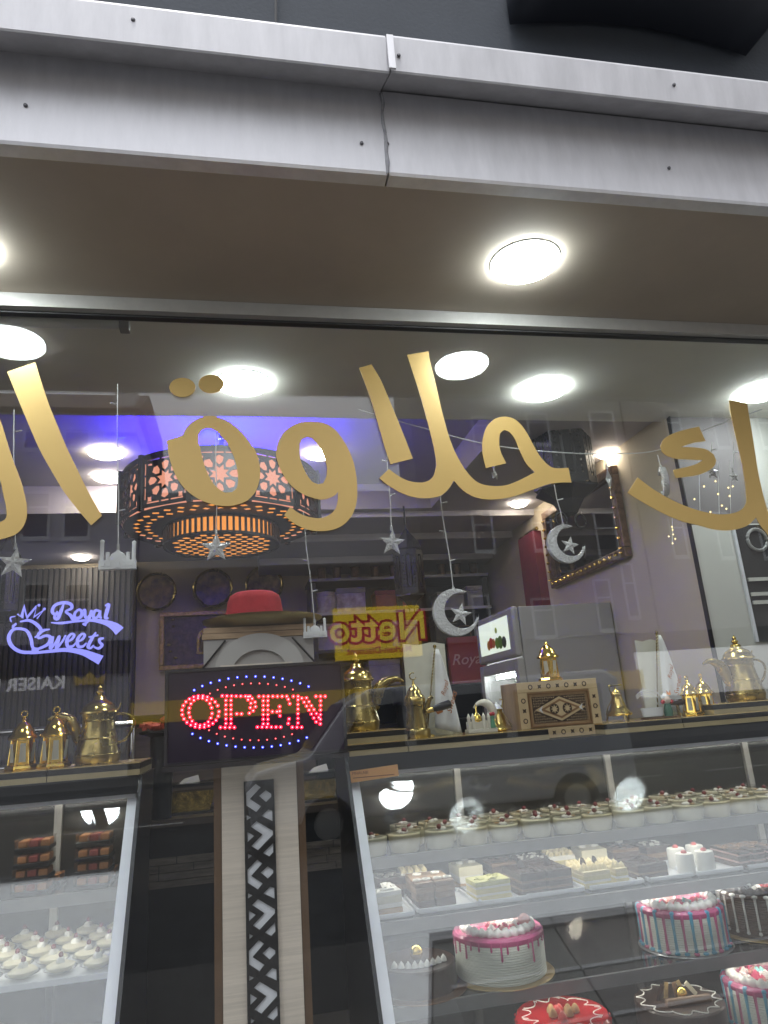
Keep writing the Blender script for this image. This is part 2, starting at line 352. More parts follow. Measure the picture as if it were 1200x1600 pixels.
# ------------------------------------------------------------------ ceiling lamps
rimm = MB().lathe([(.0986, -.001), (.100, -.004), (.102, -.004), (.104, -.001), (.104, .0), (.0986, 0)], 40).mesh('rim', True)
difm = MB().lathe([(1e-7, -.026), (.05, -.025), (.080, -.021), (.094, -.015), (.0985, -.009), (.0985, -.001), (1e-7, -.001)], 40).mesh('diffuser', True)  # domed below the ceiling so its spill imitates bloom around the lamp
def lamp(px, py, z, label, s=1.0, warm=False, pw=1.0, group='round lamps in the ceilings'):
    p = atz(px, py, z) if px is not None else py
    t = thing('ceiling_lamp', label, 'lamp', (p.x, p.y, z), group=group); t.scale = (s, s, 1)
    link('rim', rimm, WHITEP, t)
    me = difm if not warm else difm.copy()
    if warm: me.materials.clear()
    link('diffuser', me, glow('lamp_warm', (1.0, .90, .74), LAMP) if warm else glow('lamp_cold', (.88, .98, 1.0), LAMP*1.0), t)
    return t
lamp(820, 408, 2.80, 'bright round lamp in the brown canopy soffit outside the window')
lamp(-72, 382, 2.80, 'soffit lamp outside the window, just beyond the left picture edge')
lamp(380, 597, 2.80, 'bright round ceiling lamp beside the two dots of the gold lettering')
lamp(848, 608, 2.80, 'bright round ceiling lamp above the curled gold letter over the crescents')
lamp(1190, 611, 2.80, 'bright round ceiling lamp above the tall gold letter at the right edge')
lamp(166, 706, RZ, 'upper of the two warm lamps left of the pierced chandelier', .92, True)
lamp(171, 744, RZ, 'lower of the two warm lamps left of the pierced chandelier', .92, True)
lamp(500, 708, RZ, 'warm ceiling lamp behind the gold letter right of the chandelier', .85, True)
lamp(950, 707, 2.83, 'small warm ceiling lamp crossed by the string of the hanging stars', .6, True)
p = Vector((1.83, 2.26, 2.83)); lamp(None, p, 2.83, 'small ceiling lamp under the curled gold letter, near the red wall panel', .55, True)
p = Vector((-1.15, 3.5, 2.83)); lamp(None, p, 2.83, 'small ceiling lamp over the dark slatted wall', .6, True)
tb = thing('tube_light', 'unlit fluorescent tube behind the top left of the window', 'lamp', tuple(at(100, 505, .11)))
a, b = at(-150, 500, .11), at(187, 507, .11)
MB().tube([a, b], .016, 12).build('tube', mat('opal_tube', (.7, .7, .66), .3), tb, world=True, smooth=True)
MB().bb(b.x, b.x+.03, b.y-.02, b.y+.02, b.z-.022, 2.80).build('socket', mat('dull_grey', (.3, .3, .29), .5), tb, world=True, bevel=.003)

# ------------------------------------------------------------------ gold lettering on the window
def glyph(loops, label, y=-.004):
    pts = [[at(px, py, y) for px, py in lp] for lp in loops]
    allp = [q for lp in pts for q in lp]; cx = sum(q.x for q in allp)/len(allp); cz = min(q.z for q in allp)
    me = stand(plate([smoothloop([(q.x-cx, q.z-cz, 0) for q in lp]) for lp in pts], .0016))
    o = link('window_letter', me, VINYL); o.location = (cx, y, cz)
    return tag(o, label, 'window letter', 'gold lettering on the shop window')
ALIF = [(11.3,581),(55.3,566),(64.7,596.6),(77,633),(90,665),(105,700.7),(122,736),(139,770),(159.4,806),(142.5,820.7),(122,797),(101,770),(80.6,736),(62,702.5),(43,659),(26,618)]
glyph([ALIF], 'slanting single-stroke gold letter at the left of the window')
glyph([[(-25,590),(0,654.7),(9.4,684),(20.6,719),(32,749),(38.4,772),(42,790.7),(41.6,809),(35.6,824),(24.4,835),(11,840),(0,843),(-40,847),(-80,838),(-62,800),(-30,812),(0,816),(7.5,812),(10.3,806),(9.4,790.7),(4.7,770),(0,749.5),(-20,690),(-60,610)]], 'gold hooked letter cut by the left picture edge')
TA_O = [(260,688.3),(285,680),(288.3,671.7),(296.7,661.7),(310,653.3),(326.7,650),(343.3,652.3),(360,660),(376.7,673.3),(390,690),(400,706.7),(405.7,726.7),(406,746.7),(400,766.7),(388,780.7),(373,787.7),(356.7,790.7),(336.7,789),(316.7,782.7),(298,771.7),(283,756.7),(271.7,736.7),(264,713)]
TA_I = [(310.7,683.3),(315,673.3),(323.3,669.3),(333.3,671.7),(343.3,679.3),(355,693.3),(363.3,708.3),(369.3,726.7),(372,746.7),(370,761.7),(362.7,769),(351.7,770),(341.7,764),(331.7,753.3),(321.7,733.3),(315,710)]
def oval(cx, cy, rx, ry): return [(cx+rx*math.cos(a*math.pi/10), cy+ry*math.sin(a*math.pi/10)) for a in range(20)]
glyph([TA_O, TA_I], 'gold ring-shaped letter in front of the lit chandelier')
glyph([oval(285, 605.5, 20.5, 15)], 'left of the two gold dots above the ring-shaped letter')
glyph([oval(330, 600, 20, 14.5)], 'right of the two gold dots, overlapping the bright lamp')
WAW_O = [(493.3,659),(508,661.7),(521.7,670),(533.3,683.3),(543.3,700),(551.7,720),(556.7,743.3),(558.3,766.7),(556.7,786.7),(550,805),(536.7,820),(520,827.7),(500,830),(480,827.3),(460,818.3),(444,805),(453.3,792.3),(470,803.3),(490,809.3),(506.7,808.3),(520,800),(526.7,786.7),(528.3,768.3),(521.7,775),(506.7,780.7),(490,778.3),(470,770),(453.3,756.7),(440,736.7),(431.7,713.3),(433.3,693.3),(441.7,676.7),(456.7,665),(473.3,659.3)]
WAW_I = [(468.3,696.7),(471.7,686.7),(480,682.7),(488.3,686),(498.3,696.7),(505,710),(510,726.7),(510,743.3),(505,755),(496.7,756.7),(486.7,751.7),(476.7,736.7),(469.3,716.7)]
glyph([WAW_O, WAW_I], 'gold letter shaped like a nine right of the chandelier')
glyph([[(561,575),(580.5,569.5),(595.5,595),(612,634),(627,670),(645,716.5),(610,725.5),(601.5,700),(591,664),(577.5,619)]], 'short detached gold stroke left of the tall central letter')
glyph([[(636,554.5),(669.6,549),(672,565),(681,601),(691.5,646),(703.5,688),(717,718),(732,740.5),(747,754),(765,759),(789,758.5),(810,751),(835.5,738),(822,724),(811.5,703),(804,685),(795,674.5),(787.5,672),(781.5,677.5),(780,691),(782.4,706),(790.8,724),(759,731.5),(753.6,706),(754.5,685),(760.5,667),(772.5,655),(787.5,651),(801,653.5),(811.5,661),(822,674.5),(832.5,694),(843,712),(855,725.5),(867,731.5),(888,731),(892.8,754),(876,754),(858,756.4),(834,764.5),(810,773.5),(786,779),(762,780.4),(741,776.5),(723,766),(709,751),(700.5,764.5),(687,775),(666,778.6),(645,776.5),(624,769),(604.5,757),(592.5,747),(607.5,733),(627,746.5),(645,753),(663,753.4),(675,746.5),(680.4,733),(681,718),(676.5,694),(667.5,658),(654,610)]], 'large joined gold letters with a tall stem in the middle of the window')
glyph([[(1092,666.5),(1102.5,689.4),(1083.7,692),(1063,698.7),(1082,699),(1102.5,702),(1114.7,710),(1119,719.4),(1115.6,728.7),(1104.4,737),(1087.5,742.8),(1072.5,745),(1055.6,747),(1051.5,734.4),(1068.7,730.6),(1085.6,726),(1098.4,719),(1076,718),(1057.5,717),(1042.5,712.8),(1034,706),(1031.6,697),(1036,687.5),(1046,680),(1063,673.4)]], 'small gold mark shaped like an s inside the right-hand letter')
glyph([[(1139,625.6),(1167,629.4),(1170,648),(1175.6,680),(1183,728.7),(1190.6,766),(1200,800),(1216,840),(1240,870),(1235,890),(1212,858),(1200,836),(1189,822.5),(1181,808.4),(1170,819.7),(1155,826),(1136,829),(1113.7,827),(1092,821),(1062,813.5),(1032,800),(1002,783.5),(980.4,770),(996,746),(1020,764),(1050,781.4),(1080,794),(1110,802),(1134,803.6),(1155,798.5),(1165.5,786.5),(1165.5,770),(1162.5,746),(1156.5,713),(1149,680),(1141.5,647)]], 'large sweeping gold letter running off the right picture edge')

# ------------------------------------------------------------------ chandelier
def ngon(cx, cy, r, n, rot=0.0, sx=1, sy=1): return [(cx+r*sx*math.cos(rot+2*math.pi*i/n), cy+r*sy*math.sin(rot+2*math.pi*i/n)) for i in range(n)]
def star(cx, cy, r, n=8, inner=.55, rot=0.0): return [(cx+(r if i % 2 == 0 else r*inner)*math.cos(rot+math.pi*i/n), cy+(r if i % 2 == 0 else r*inner)*math.sin(rot+math.pi*i/n)) for i in range(2*n)]
CHX, CHY, CHR = -.077, 1.42, .475
ch = thing('chandelier', 'dark pierced drum chandelier glowing orange under a blue lit ceiling', 'chandelier', (CHX, CHY, 2.375))
NS = 12; pw = 2*CHR*math.cos(math.pi/NS)*math.tan(math.pi/NS)-.012; ph = .235
def panel_loops(w, h):
    L = [[(-w/2, -h/2), (w/2, -h/2), (w/2, h/2), (-w/2, h/2)]]
    b = .012; s = .008
    for sy in (-1, 1):                                   # border slits
        for x0, x1 in ((-w/2+.024, -.028), (-.020, .020), (.028, w/2-.024)):
            y = sy*(h/2-b-s/2-.004); L.append([(x0, y-s/2), (x1, y-s/2), (x1, y+s/2), (x0, y+s/2)])
    for sx in (-1, 1):
        for y0, y1 in ((-h/2+.034, -.03), (-.022, .022), (.03, h/2-.034)):
            x = sx*(w/2-b-s/2); L.append([(x-s/2, y0), (x+s/2, y0), (x+s/2, y1), (x-s/2, y1)])
    R = .046; L.append(star(0, 0, R, 8, .58, math.pi/8))
    for k in range(8):                                   # petals round the star
        a = k*math.pi/4; cx, cy = .064*math.cos(a), .064*math.sin(a)
        q = [(.023, 0), (.012, .0195), (-.012, .014), (-.024, 0), (-.012, -.014), (.012, -.0195)]
        L.append([(cx+u*math.cos(a)-v*math.sin(a), cy+u*math.sin(a)+v*math.cos(a)) for u, v in q])
    for sx in (-1, 1):
        for sy in (-1, 1): L.append(star(sx*.078, sy*.082, .017, 4, .6, .785))
    return L
pmesh = stand(plate(panel_loops(pw, ph), .006))
ZP = .215                                                 # panel centre above the lamp's lowest point
for k in range(NS):
    a = -math.pi/2+2*math.pi*k/NS; r = CHR*math.cos(math.pi/NS)
    o = link('pierced_panel', pmesh, BLACK, ch, (r*math.cos(a), r*math.sin(a), ZP)); o.rotation_euler = (0, 0, a+math.pi/2)
    a2 = a+math.pi/NS
    MB().box((CHR*math.cos(a2), CHR*math.sin(a2), ZP), (.022, .022, ph+.02), a2).build('corner_post', BLACK, ch)
G1 = glow('shade_pink', (1.0, .40, .26), .80); G2 = glow('shade_orange', (1.0, .36, .07), .95)
MB().lathe([(CHR-.05, ZP-ph/2+.004), (CHR-.05, ZP+ph/2-.004)], 48, cap=False).build('inner_shade', G1, ch, smooth=True)
def ringplate(r0, r1, z, holes):
    L = [ngon(0, 0, r1, 48), ngon(0, 0, r0, 48)] if r0 > 0 else [ngon(0, 0, r1, 48)]
    return plate(L+holes, .002)
hs_ = []
for k in range(36):
    a = 2*math.pi*k/36
    for rr, wd in ((.345, .016), (.395, .018)): 
        aa = a+(math.pi/36 if rr > .36 else 0); hs_.append([(rr*math.cos(aa)+u*math.cos(aa)-v*math.sin(aa), rr*math.sin(aa)+u*math.sin(aa)+v*math.cos(aa)) for u, v in ((.019, 0), (.0, wd*1.2), (-.019, 0), (0, -wd*1.2))])
link('pierced_ring', ringplate(.275, CHR*.955, 0, hs_), BLACK, ch, (0, 0, ZP-ph/2-.004))
MB().lathe([(.29, ZP-ph/2+.012), (CHR-.055, ZP-ph/2+.012)], 48, cap=False).build('ring_shade', G2, ch)
# lower drum with upright slots
for z0, z1 in ((.0, .012), (.080, .094)): MB().lathe([(.262, z0), (.275, z0), (.275, z1), (.262, z1), (.262, z0)], 48).build('hoop', BLACK, ch)
barm = MB().bb(-.0045, .0045, -.006, .004, .011, .081).mesh('bar')
for k in range(60):
    a = 2*math.pi*k/60; o = link('bar', barm, BLACK, ch, (.270*math.cos(a), .270*math.sin(a), 0)); o.rotation_euler = (0, 0, a+math.pi/2)
MB().lathe([(.255, .012), (.255, .090)], 48, cap=False).build('lower_shade', G2, ch, smooth=True)
hs_ = []; sp = .052
for i in range(-6, 7):
    for j in range(-6, 7):
        x = (i+.5*(j % 2))*sp; y = j*sp*.82
        if math.hypot(x, y) < .236: hs_.append(star(x, y, .0222, 6, .72, 0) if (i+2*j) % 3 == 0 else ngon(x, y, .0190, 6, .5))
link('pierced_base', ringplate(0, .270, 0, hs_), BLACK, ch, (0, 0, .004))
MB().lathe([(1e-7, .014), (.250, .014)], 48).build('base_shade', G2, ch)
MB().lathe([(CHR*.9, ZP+ph/2), (CHR*.98, ZP+ph/2), (CHR*.98, ZP+ph/2+.012), (CHR*.9, ZP+ph/2+.012), (CHR*.9, ZP+ph/2)], 48).build('top_ring', BLACK, ch)
MB().lathe([(.085, .415), (.185, .415), (.185, .440), (.180, .440), (.180, .421), (.090, .421), (.090, .440), (.085, .440), (.085, .415)], 40).build('led_shield', BLACK, ch)  # unseen black channel, added so the blue light only goes up
MB().lathe([(.10, .422), (.17, .422), (.17, .428), (.10, .428), (.10, .422)], 40).build('blue_led_ring', glow('blue_led', (.002, .004, 1.0), 400.0), ch)
for k in range(4):
    a = math.pi/4+k*math.pi/2; MB().tube([(.40*math.cos(a), .40*math.sin(a), ZP+ph/2+.004), (.135*math.cos(a), .135*math.sin(a), .412)], .006, 6).build('spacer', BLACK, ch)
MB().tube([(0, 0, .10), (0, 0, .62)], .012, 10).build('stem', BLACK, ch)

# ------------------------------------------------------------------ hanging ornaments behind the window
def star3d(R, n=5, t=.010, inner=.42):
    m = MB(); pts = [(( R if i % 2 == 0 else R*inner)*math.sin(math.pi*i/n), (R if i % 2 == 0 else R*inner)*math.cos(math.pi*i/n)) for i in range(2*n)]
    v = [(0, -t, 0), (0, t, 0)]+[(x, 0, z) for x, z in pts]; k = 2*n
    return m.add(v, [(0, 2+i, 2+(i+1) % k) for i in range(k)]+[(1, 2+(i+1) % k, 2+i) for i in range(k)])
def crescent(R):
    o = [(R*math.cos(a), R*math.sin(a)) for a in [math.radians(48+i*(292)/30) for i in range(31)]]
    c = .26*R; r2 = .80*R
    i_ = []
    for k in range(31):
        a = math.radians(48+292*(1-k/30)); a2 = math.atan2(R*math.sin(a), R*math.cos(a)-c)
        p = (c*1.0+r2*math.cos(a2), r2*math.sin(a2))
        if k == 0 or k == 30: p = (R*math.cos(a), R*math.sin(a))
        i_.append(p)
    return o+i_[1:-1]
def ornament(kind, px, py, pytop, size, label, y=.075, tilt=0.0, rz=0.0, pxtop=None):
    p = at(px, py, y); t = thing('hanging_'+kind, label, 'hanging ornament', tuple(p), rz, 'clear plastic ornaments hanging behind the window')
    top = at(pxtop if pxtop is not None else px, pytop, y)-p
    if kind == 'star':
        o = star3d(size).build('star', PLASTIC, t); o.rotation_euler = (0, tilt, 0); zt = size*.95
    elif kind == 'crescent':
        me = stand(plate([crescent(size)], .014, bevel=.002)); o = link('crescent', me, PLASTIC, t); o.rotation_euler = (0, tilt, 0)
        o2 = star3d(size*.52, 5, .008).build('star', PLASTIC, t, off=(size*.22, 0, -size*.08)); o2.rotation_euler = (0, .25, 0); zt = size*.95
    else:
        m = MB(); w = size
        m.bb(-w, w, -.008, .008, -w*.62, -w*.10); m.lathe([(w*.45, -w*.10), (w*.47, w*.05), (w*.36, w*.28), (w*.12, w*.42), (1e-7, w*.62)], 16, squash=(1, .25))
        for s, hh in ((-.86, 1.15), (.86, 1.05), (-.55, .4), (.55, .4)): m.lathe([(w*.11, -w*.12), (w*.11, w*hh*.85), (w*.13, w*hh*.86), (w*.12, w*hh*.93), (1e-7, w*hh)], 10, (s*w, 0, 0), squash=(1, .5))
        for xx in (-.75, -.45, .45, .75): m.bb(xx*w-.004, xx*w+.004, -.011, .0, -w*.46, -w*.24)
        m.bb(-w*.12, w*.12, -.012, 0, -w*.56, -w*.2)
        m.build('mosque', WHITEP, t, smooth=True); zt = w*.6
    MB().tube([(0, 0, zt), (top.x*.33+.002, 0, zt+(top.z-zt)*.33), (top.x*.66-.002, 0, zt+(top.z-zt)*.66), (top.x, 0, top.z)], .0016, 5).build('string', WIRE, t)
    MB().tube([(0, 0, zt-.004), (0, 0, zt+.012)], .004, 6).build('cap', PLASTIC, t)
    n = max(1, int(abs(top.z)/.12))
    for k in range(1, n+1):
        f = k/(n+.6); z = zt+(top.z-zt)*f; s = -1 if k % 2 else 1
        MB().tube([(top.x*f, 0, z), (top.x*f+s*-.020, 0, z+.004)], .0022, 5).build('bulb', PLASTIC, t)
    return t
ornament('star', 22, 880, 640, .046, 'clear star hanging at the left edge below the hooked gold letter', tilt=.12)
ornament('mosque', 184, 873, 600, .050, 'white plastic mosque ornament hanging left of the chandelier', tilt=0)
ornament('star', 338, 856, 660, .046, 'clear star hanging in front of the chandelier base', tilt=0)
ornament('star', 613, 848, 690, .043, 'clear star hanging below the tall gold letter in the middle', pxtop=604, tilt=.1)
ornament('crescent', 712, 957, 760, .070, 'larger clear crescent with star hanging over the red and black shelves', pxtop=686, tilt=-.25)
ornament('crescent', 884, 850, 757, .062, 'clear crescent with star hanging in front of the framed mirror', pxtop=866, tilt=-.35)
ornament('star', 951, 748, 712, .040, 'clear star turned sideways above the framed mirror', rz=1.0, tilt=.2)
ornament('star', 1113, 738, 690, .030, 'clear star peeping out below the small s-shaped gold mark', tilt=.05)
t = ornament('crescent', 1037, 752, 708, .048, 'clear crescent seen edge-on below the string of stars', rz=1.15)
ornament('star', 773, 742, 690, .020, 'small clear star under the curled gold letter', rz=.6)
ornament('mosque', 492, 985, 800, .036, 'white mosque ornament hanging at the rim of the brass tray', y=.20, pxtop=474)
ornament('star', 1147, 745, 690, .026, 'small star with warm lights beside the tall right-hand gold letter', y=.35)
sw = MB().tube(spl([at(px, py, .07) for px, py in ((560, 640), (650, 666), (760, 694), (860, 706), (950, 709), (1030, 703), (1110, 668), (1190, 640))], 6), .0018, 5).build('light_string', WIRE)
tag(sw, 'pale wire strung across the window carrying the hanging stars', 'string')
random.seed(11)
lc = thing('light_cluster', 'cluster of tiny warm string lights at the right of the window', 'string lights', tuple(at(1125, 800, .4)))
for px, py in ((1085,780),(1100,760),(1118,752),(1128,790),(1140,775),(1150,805),(1122,772),(1135,795),(1062,812),(1110,800),(1138,762),(1145,760)):
    MB().ball(at(px, py, .4), .0035, 6, 4).build('bulb', glow('warm_bulb', (1, .75, .3), 3.0), lc, world=True)
for px in (1092, 1122, 1140): MB().tube([at(px, 720, .4), at(px+2, 812, .4)], .0012, 4).build('wire', WIRE, lc, world=True)
lc2 = thing('light_cluster', 'short vertical run of warm string lights over the right wall edge', 'string lights', tuple(at(1052, 845, .4)))
for px, py in ((1050,823),(1051,828),(1052,835),(1055,842),(1051,849),(1045,838)): MB().ball(at(px, py, .4), .003, 6, 4).build('bulb', glow('warm_bulb', (1, .75, .3), 3.0), lc2, world=True)
MB().tube([at(1050, 800, .4), at(1051, 850, .4)], .001, 4).build('wire', WIRE, lc2, world=True)

# ------------------------------------------------------------------ led OPEN sign
YS = .062
def cp(x, y): return at(200+x/3.53, 840+y/3.53, YS-.001)
sg = thing('open_sign', 'black led sign spelling OPEN in red inside a blue oval', 'sign', tuple(at(398, 1187, YS+.02)))
a = at(258, 1036, YS); b = at(541, 1187, YS)
x0, x1, z0, z1 = -.202, .288, 1.455, 1.705
MB().bb(x0, x1, YS+.001, YS+.034, z0, z1).build('housing', mat('sign_black', (.022, .012, .026), .45, spec=.3), sg, world=True, bevel=.006)
for q in ((x0, x0+.008, z0, z1), (x1-.008, x1, z0, z1), (x0+.008, x1-.008, z0, z0+.008), (x0+.008, x1-.008, z1-.008, z1)):
    MB().bb(q[0], q[1], YS-.004, YS+.0005, q[2], q[3]).build('rim', mat('sign_rim', (.02, .018, .022), .3), sg, world=True)
MB().bb(x0-.004, x1+.004, YS-.002, YS+.04, z0-.014, z0-.001).build('base_bar', mat('sign_rim', (.02, .018, .022), .3), sg, world=True)
def sample(path, step):
    out = []; acc = 0.0; P = [Vector(p) for p in path]
    out.append(P[0].copy()); need = step
    for i in range(len(P)-1):
        d = (P[i+1]-P[i]).length; pos = 0.0
        while pos+need <= d+1e-6:
            pos += need; out.append(P[i].lerp(P[i+1], pos/d)); need = step
        need -= (d-pos)
    return out
def ell(cx, cy, rx, ry, a0, a1, n=60): return [(cx+rx*math.cos(math.radians(a0+(a1-a0)*i/n)), cy+ry*math.sin(math.radians(a0+(a1-a0)*i/n))) for i in range(n+1)]
LET = {'letter_o': [ell(400, 960, 102, 87, 0, 352), ell(400, 960, 64, 76, 8, 352)],
 'letter_p': [[(540, 898), (540, 1027)], [(568, 898), (568, 1027)], [(520, 873), (690, 876)], ell(640, 924, 64, 50, -70, 75), [(600, 972), (640, 972)], ell(645, 922, 34, 32, -60, 60), [(510, 1047), (605, 1047)]],
 'letter_e': [[(746, 900), (746, 1029)], [(771, 900), (771, 1029)], [(722, 876), (882, 876)], [(884, 892), (893, 920)], [(796, 960), (830, 960)], [(836, 932), (838, 992)], [(714, 1045), (862, 1045)], [(888, 1000), (880, 1045)]],
 'letter_n': [[(937, 895), (937, 1024)], [(912, 876), (960, 876)], [(958, 886), (1046, 1030)], [(984, 884), (1060, 1005)], [(1062, 900), (1060, 1048)], [(1036, 876), (1092, 876)], [(906, 1046), (966, 1046)]]}
RED = glow('red_led', (1.0, .003, .03), 5.0); CORE = glow('led_core', (1.0, .30, .32), 5.0); BLU = glow('blue_led_dot', (.03, .05, 1.0), 4.0); BCORE = glow('blue_core', (.45, .5, 1.0), 6.0)
def dots(name, paths, step, m, core, r=.0050):
    mb, mc = MB(), MB()
    for pth in paths:
        for q in sample(pth, step):
            c = cp(q.x, q.y); mb.lathe([(r*.9, 0), (r, -.0), (r*.8, .003), (r*.3, .0045), (1e-7, .0046)], 8, c, (0, -1, 0)); mc.lathe([(r*.42, 0), (r*.3, .0012), (1e-7, .0014)], 6, c+Vector((0, -.0042, 0)), (0, -1, 0))
    o = mb.build(name, m, sg, world=True); o['kind'] = 'stuff'; o2 = mc.build('lamp_core', core, o); o2['kind'] = 'stuff'
    o2.data.transform(Matrix.Translation(-sg.location)); return o
for nme, pth in LET.items(): dots(nme, [[(q[0], q[1], 0) for q in p_] for p_ in pth], 25.5, RED, CORE)
dots('oval_blue_lamps', [[(x, y, 0) for x, y in ell(700, 962, 425, 196, 218, 322)], [(x, y, 0) for x, y in ell(690, 962, 425, 196, 142, 38)]], 50, BLU, BCORE, .0034)
dots('oval_red_lamps', [[(x, y, 0) for x, y in ell(705, 962, 330, 158, 220, 318)], [(x, y, 0) for x, y in ell(700, 962, 330, 156, 140, 42)]], 47, glow('red_led_dim', (1.0, .02, .02), 1.6), CORE, .0026)

# ------------------------------------------------------------------ column stand with lattice strip, tray and hat
st = thing('column_stand', 'pale wooden column with a black and white lattice strip behind the sign', 'stand', (.05, .25, .16))
xl, xr = at(346.6, 1300, .20).x, at(466, 1300, .20).x
MB().bb(xl, xr, .20, .38, .16, 1.72).build('column', mat('column_wood', (.72, .64, .54), .6, var=.10, scale=5, stretch=(1.2, 1, 40), bump=.05), st, world=True)
MB().bb(xl-.022, xl-.001, .205, .375, .16, 1.70).build('side_strip', BROWN, st, world=True)
MB().bb(xr+.001, xr+.022, .205, .375, .16, 1.70).build('side_strip', BROWN, st, world=True)
# lattice strip
sx0, sx1 = at(382, 1300, .195).x, at(430, 1300, .195).x; sw_ = sx1-sx0; ztop = at(406, 1219, .195).z
pat = [[(640,270),(665,290),(610,340),(665,380),(640,405),(592,370),(592,310)], [(690,305),(717,325),(717,340),(690,362),(655,330)], [(592,415),(592,440),(615,428)], [(665,425),(700,398),(720,405),(720,455)],
       [(610,470),(640,447),(720,500),(720,520),(645,583),(612,560),(668,512)], [(595,492),(595,540),(628,515)], [(668,598),(720,557),(720,600),(700,617)], [(595,592),(595,618),(615,605)]]
k = sw_/152.0; L = [[(0, 0), (sw_, 0), (sw_, -.95), (0, -.95)]]
for n in range(4):
    for poly in pat:
        q = [((x-580)*k, -(y-255+n*355)*k) for x, y in poly]
        if min(b for a, b in q) > -.93: L.append(q)
me = stand(plate(L, .006)); link('lattice', me, BLACK, st, Vector((sx0, .194, ztop))-st.location)
MB().bb(sx0+.003, sx1-.003, .1975, .1995, ztop-.948, ztop-.002).build('lattice_backing', mat('backing_white', (.80, .82, .86), .5), st, world=True)  # strip painted plain white
hx0, hx1 = at(318, 1010, .22).x, at(490, 1010, .22).x
zb, zm, zt = 1.70, at(400, 1003, .22).z, at(400, 978, .22).z
MB().bb(hx0, hx1, .22, .42, 1.70, zt-.036).build('head_box', mat('grey_board', (.40, .38, .36), .7, var=.06, scale=4), st, world=True)
for j in range(2): MB().bb(hx0-.004+j*.004, hx1+.004, .214, .425, zt-.035+j*.0178, zt-.035+j*.0178+.0165).build('plank', TIMBER, st, world=True)
# arch face
ac = Vector(((hx0+hx1)/2, 1.70)); R0, R1 = .132, .078
Larch = [(R0*math.cos(math.pi*i/24), R0*.80*math.sin(math.pi*i/24)) for i in range(25)]+[(-R1*math.cos(math.pi*i/20), R1*.72*math.sin(math.pi*i/20)) for i in range(21)]
link('arch', stand(plate([Larch], .012)), mat('arch_panel', (.50, .48, .45), .65, var=.05, scale=4), st, Vector((ac.x, .212, 1.705))-st.location)
for s in (-1, 1): MB().tube([(ac.x+s*.172, .216, 1.71), (ac.x+s*.10, .216, zt-.04)], .003, 5).build('chain', BLACK, st, world=True)
TZ = zt+.003
trc = at(405, 975, .30); tray = MB().lathe([(1e-7, 0), (.135, 0), (.165, .012), (.187, .022), (.190, .026), (.184, .026), (.160, .016), (.13, .005), (1e-7, .005)], 48, ripple=None).build('brass_tray', mat('tray_brass', (.34, .27, .11), .35, .9, var=.12, scale=5), smooth=True)
tray.location = ((hx0+hx1)/2+.015, .31, TZ); tag(tray, 'round brass tray lying on top of the wooden stand', 'tray')
ht = thing('felt_hat', 'red felt hat with rounded crown lying on the brass tray', 'hat', ((hx0+hx1)/2-.010, .30, TZ+.006))
MB().lathe([(.098, .0), (.098, .008), (.090, .04), (.084, .080), (.078, .096), (.062, .106), (.03, .110), (1e-7, .111)], 40).build('crown', mat('red_felt', (.42, .02, .028), .9, var=.12, scale=30, bump=.2), ht, smooth=True)

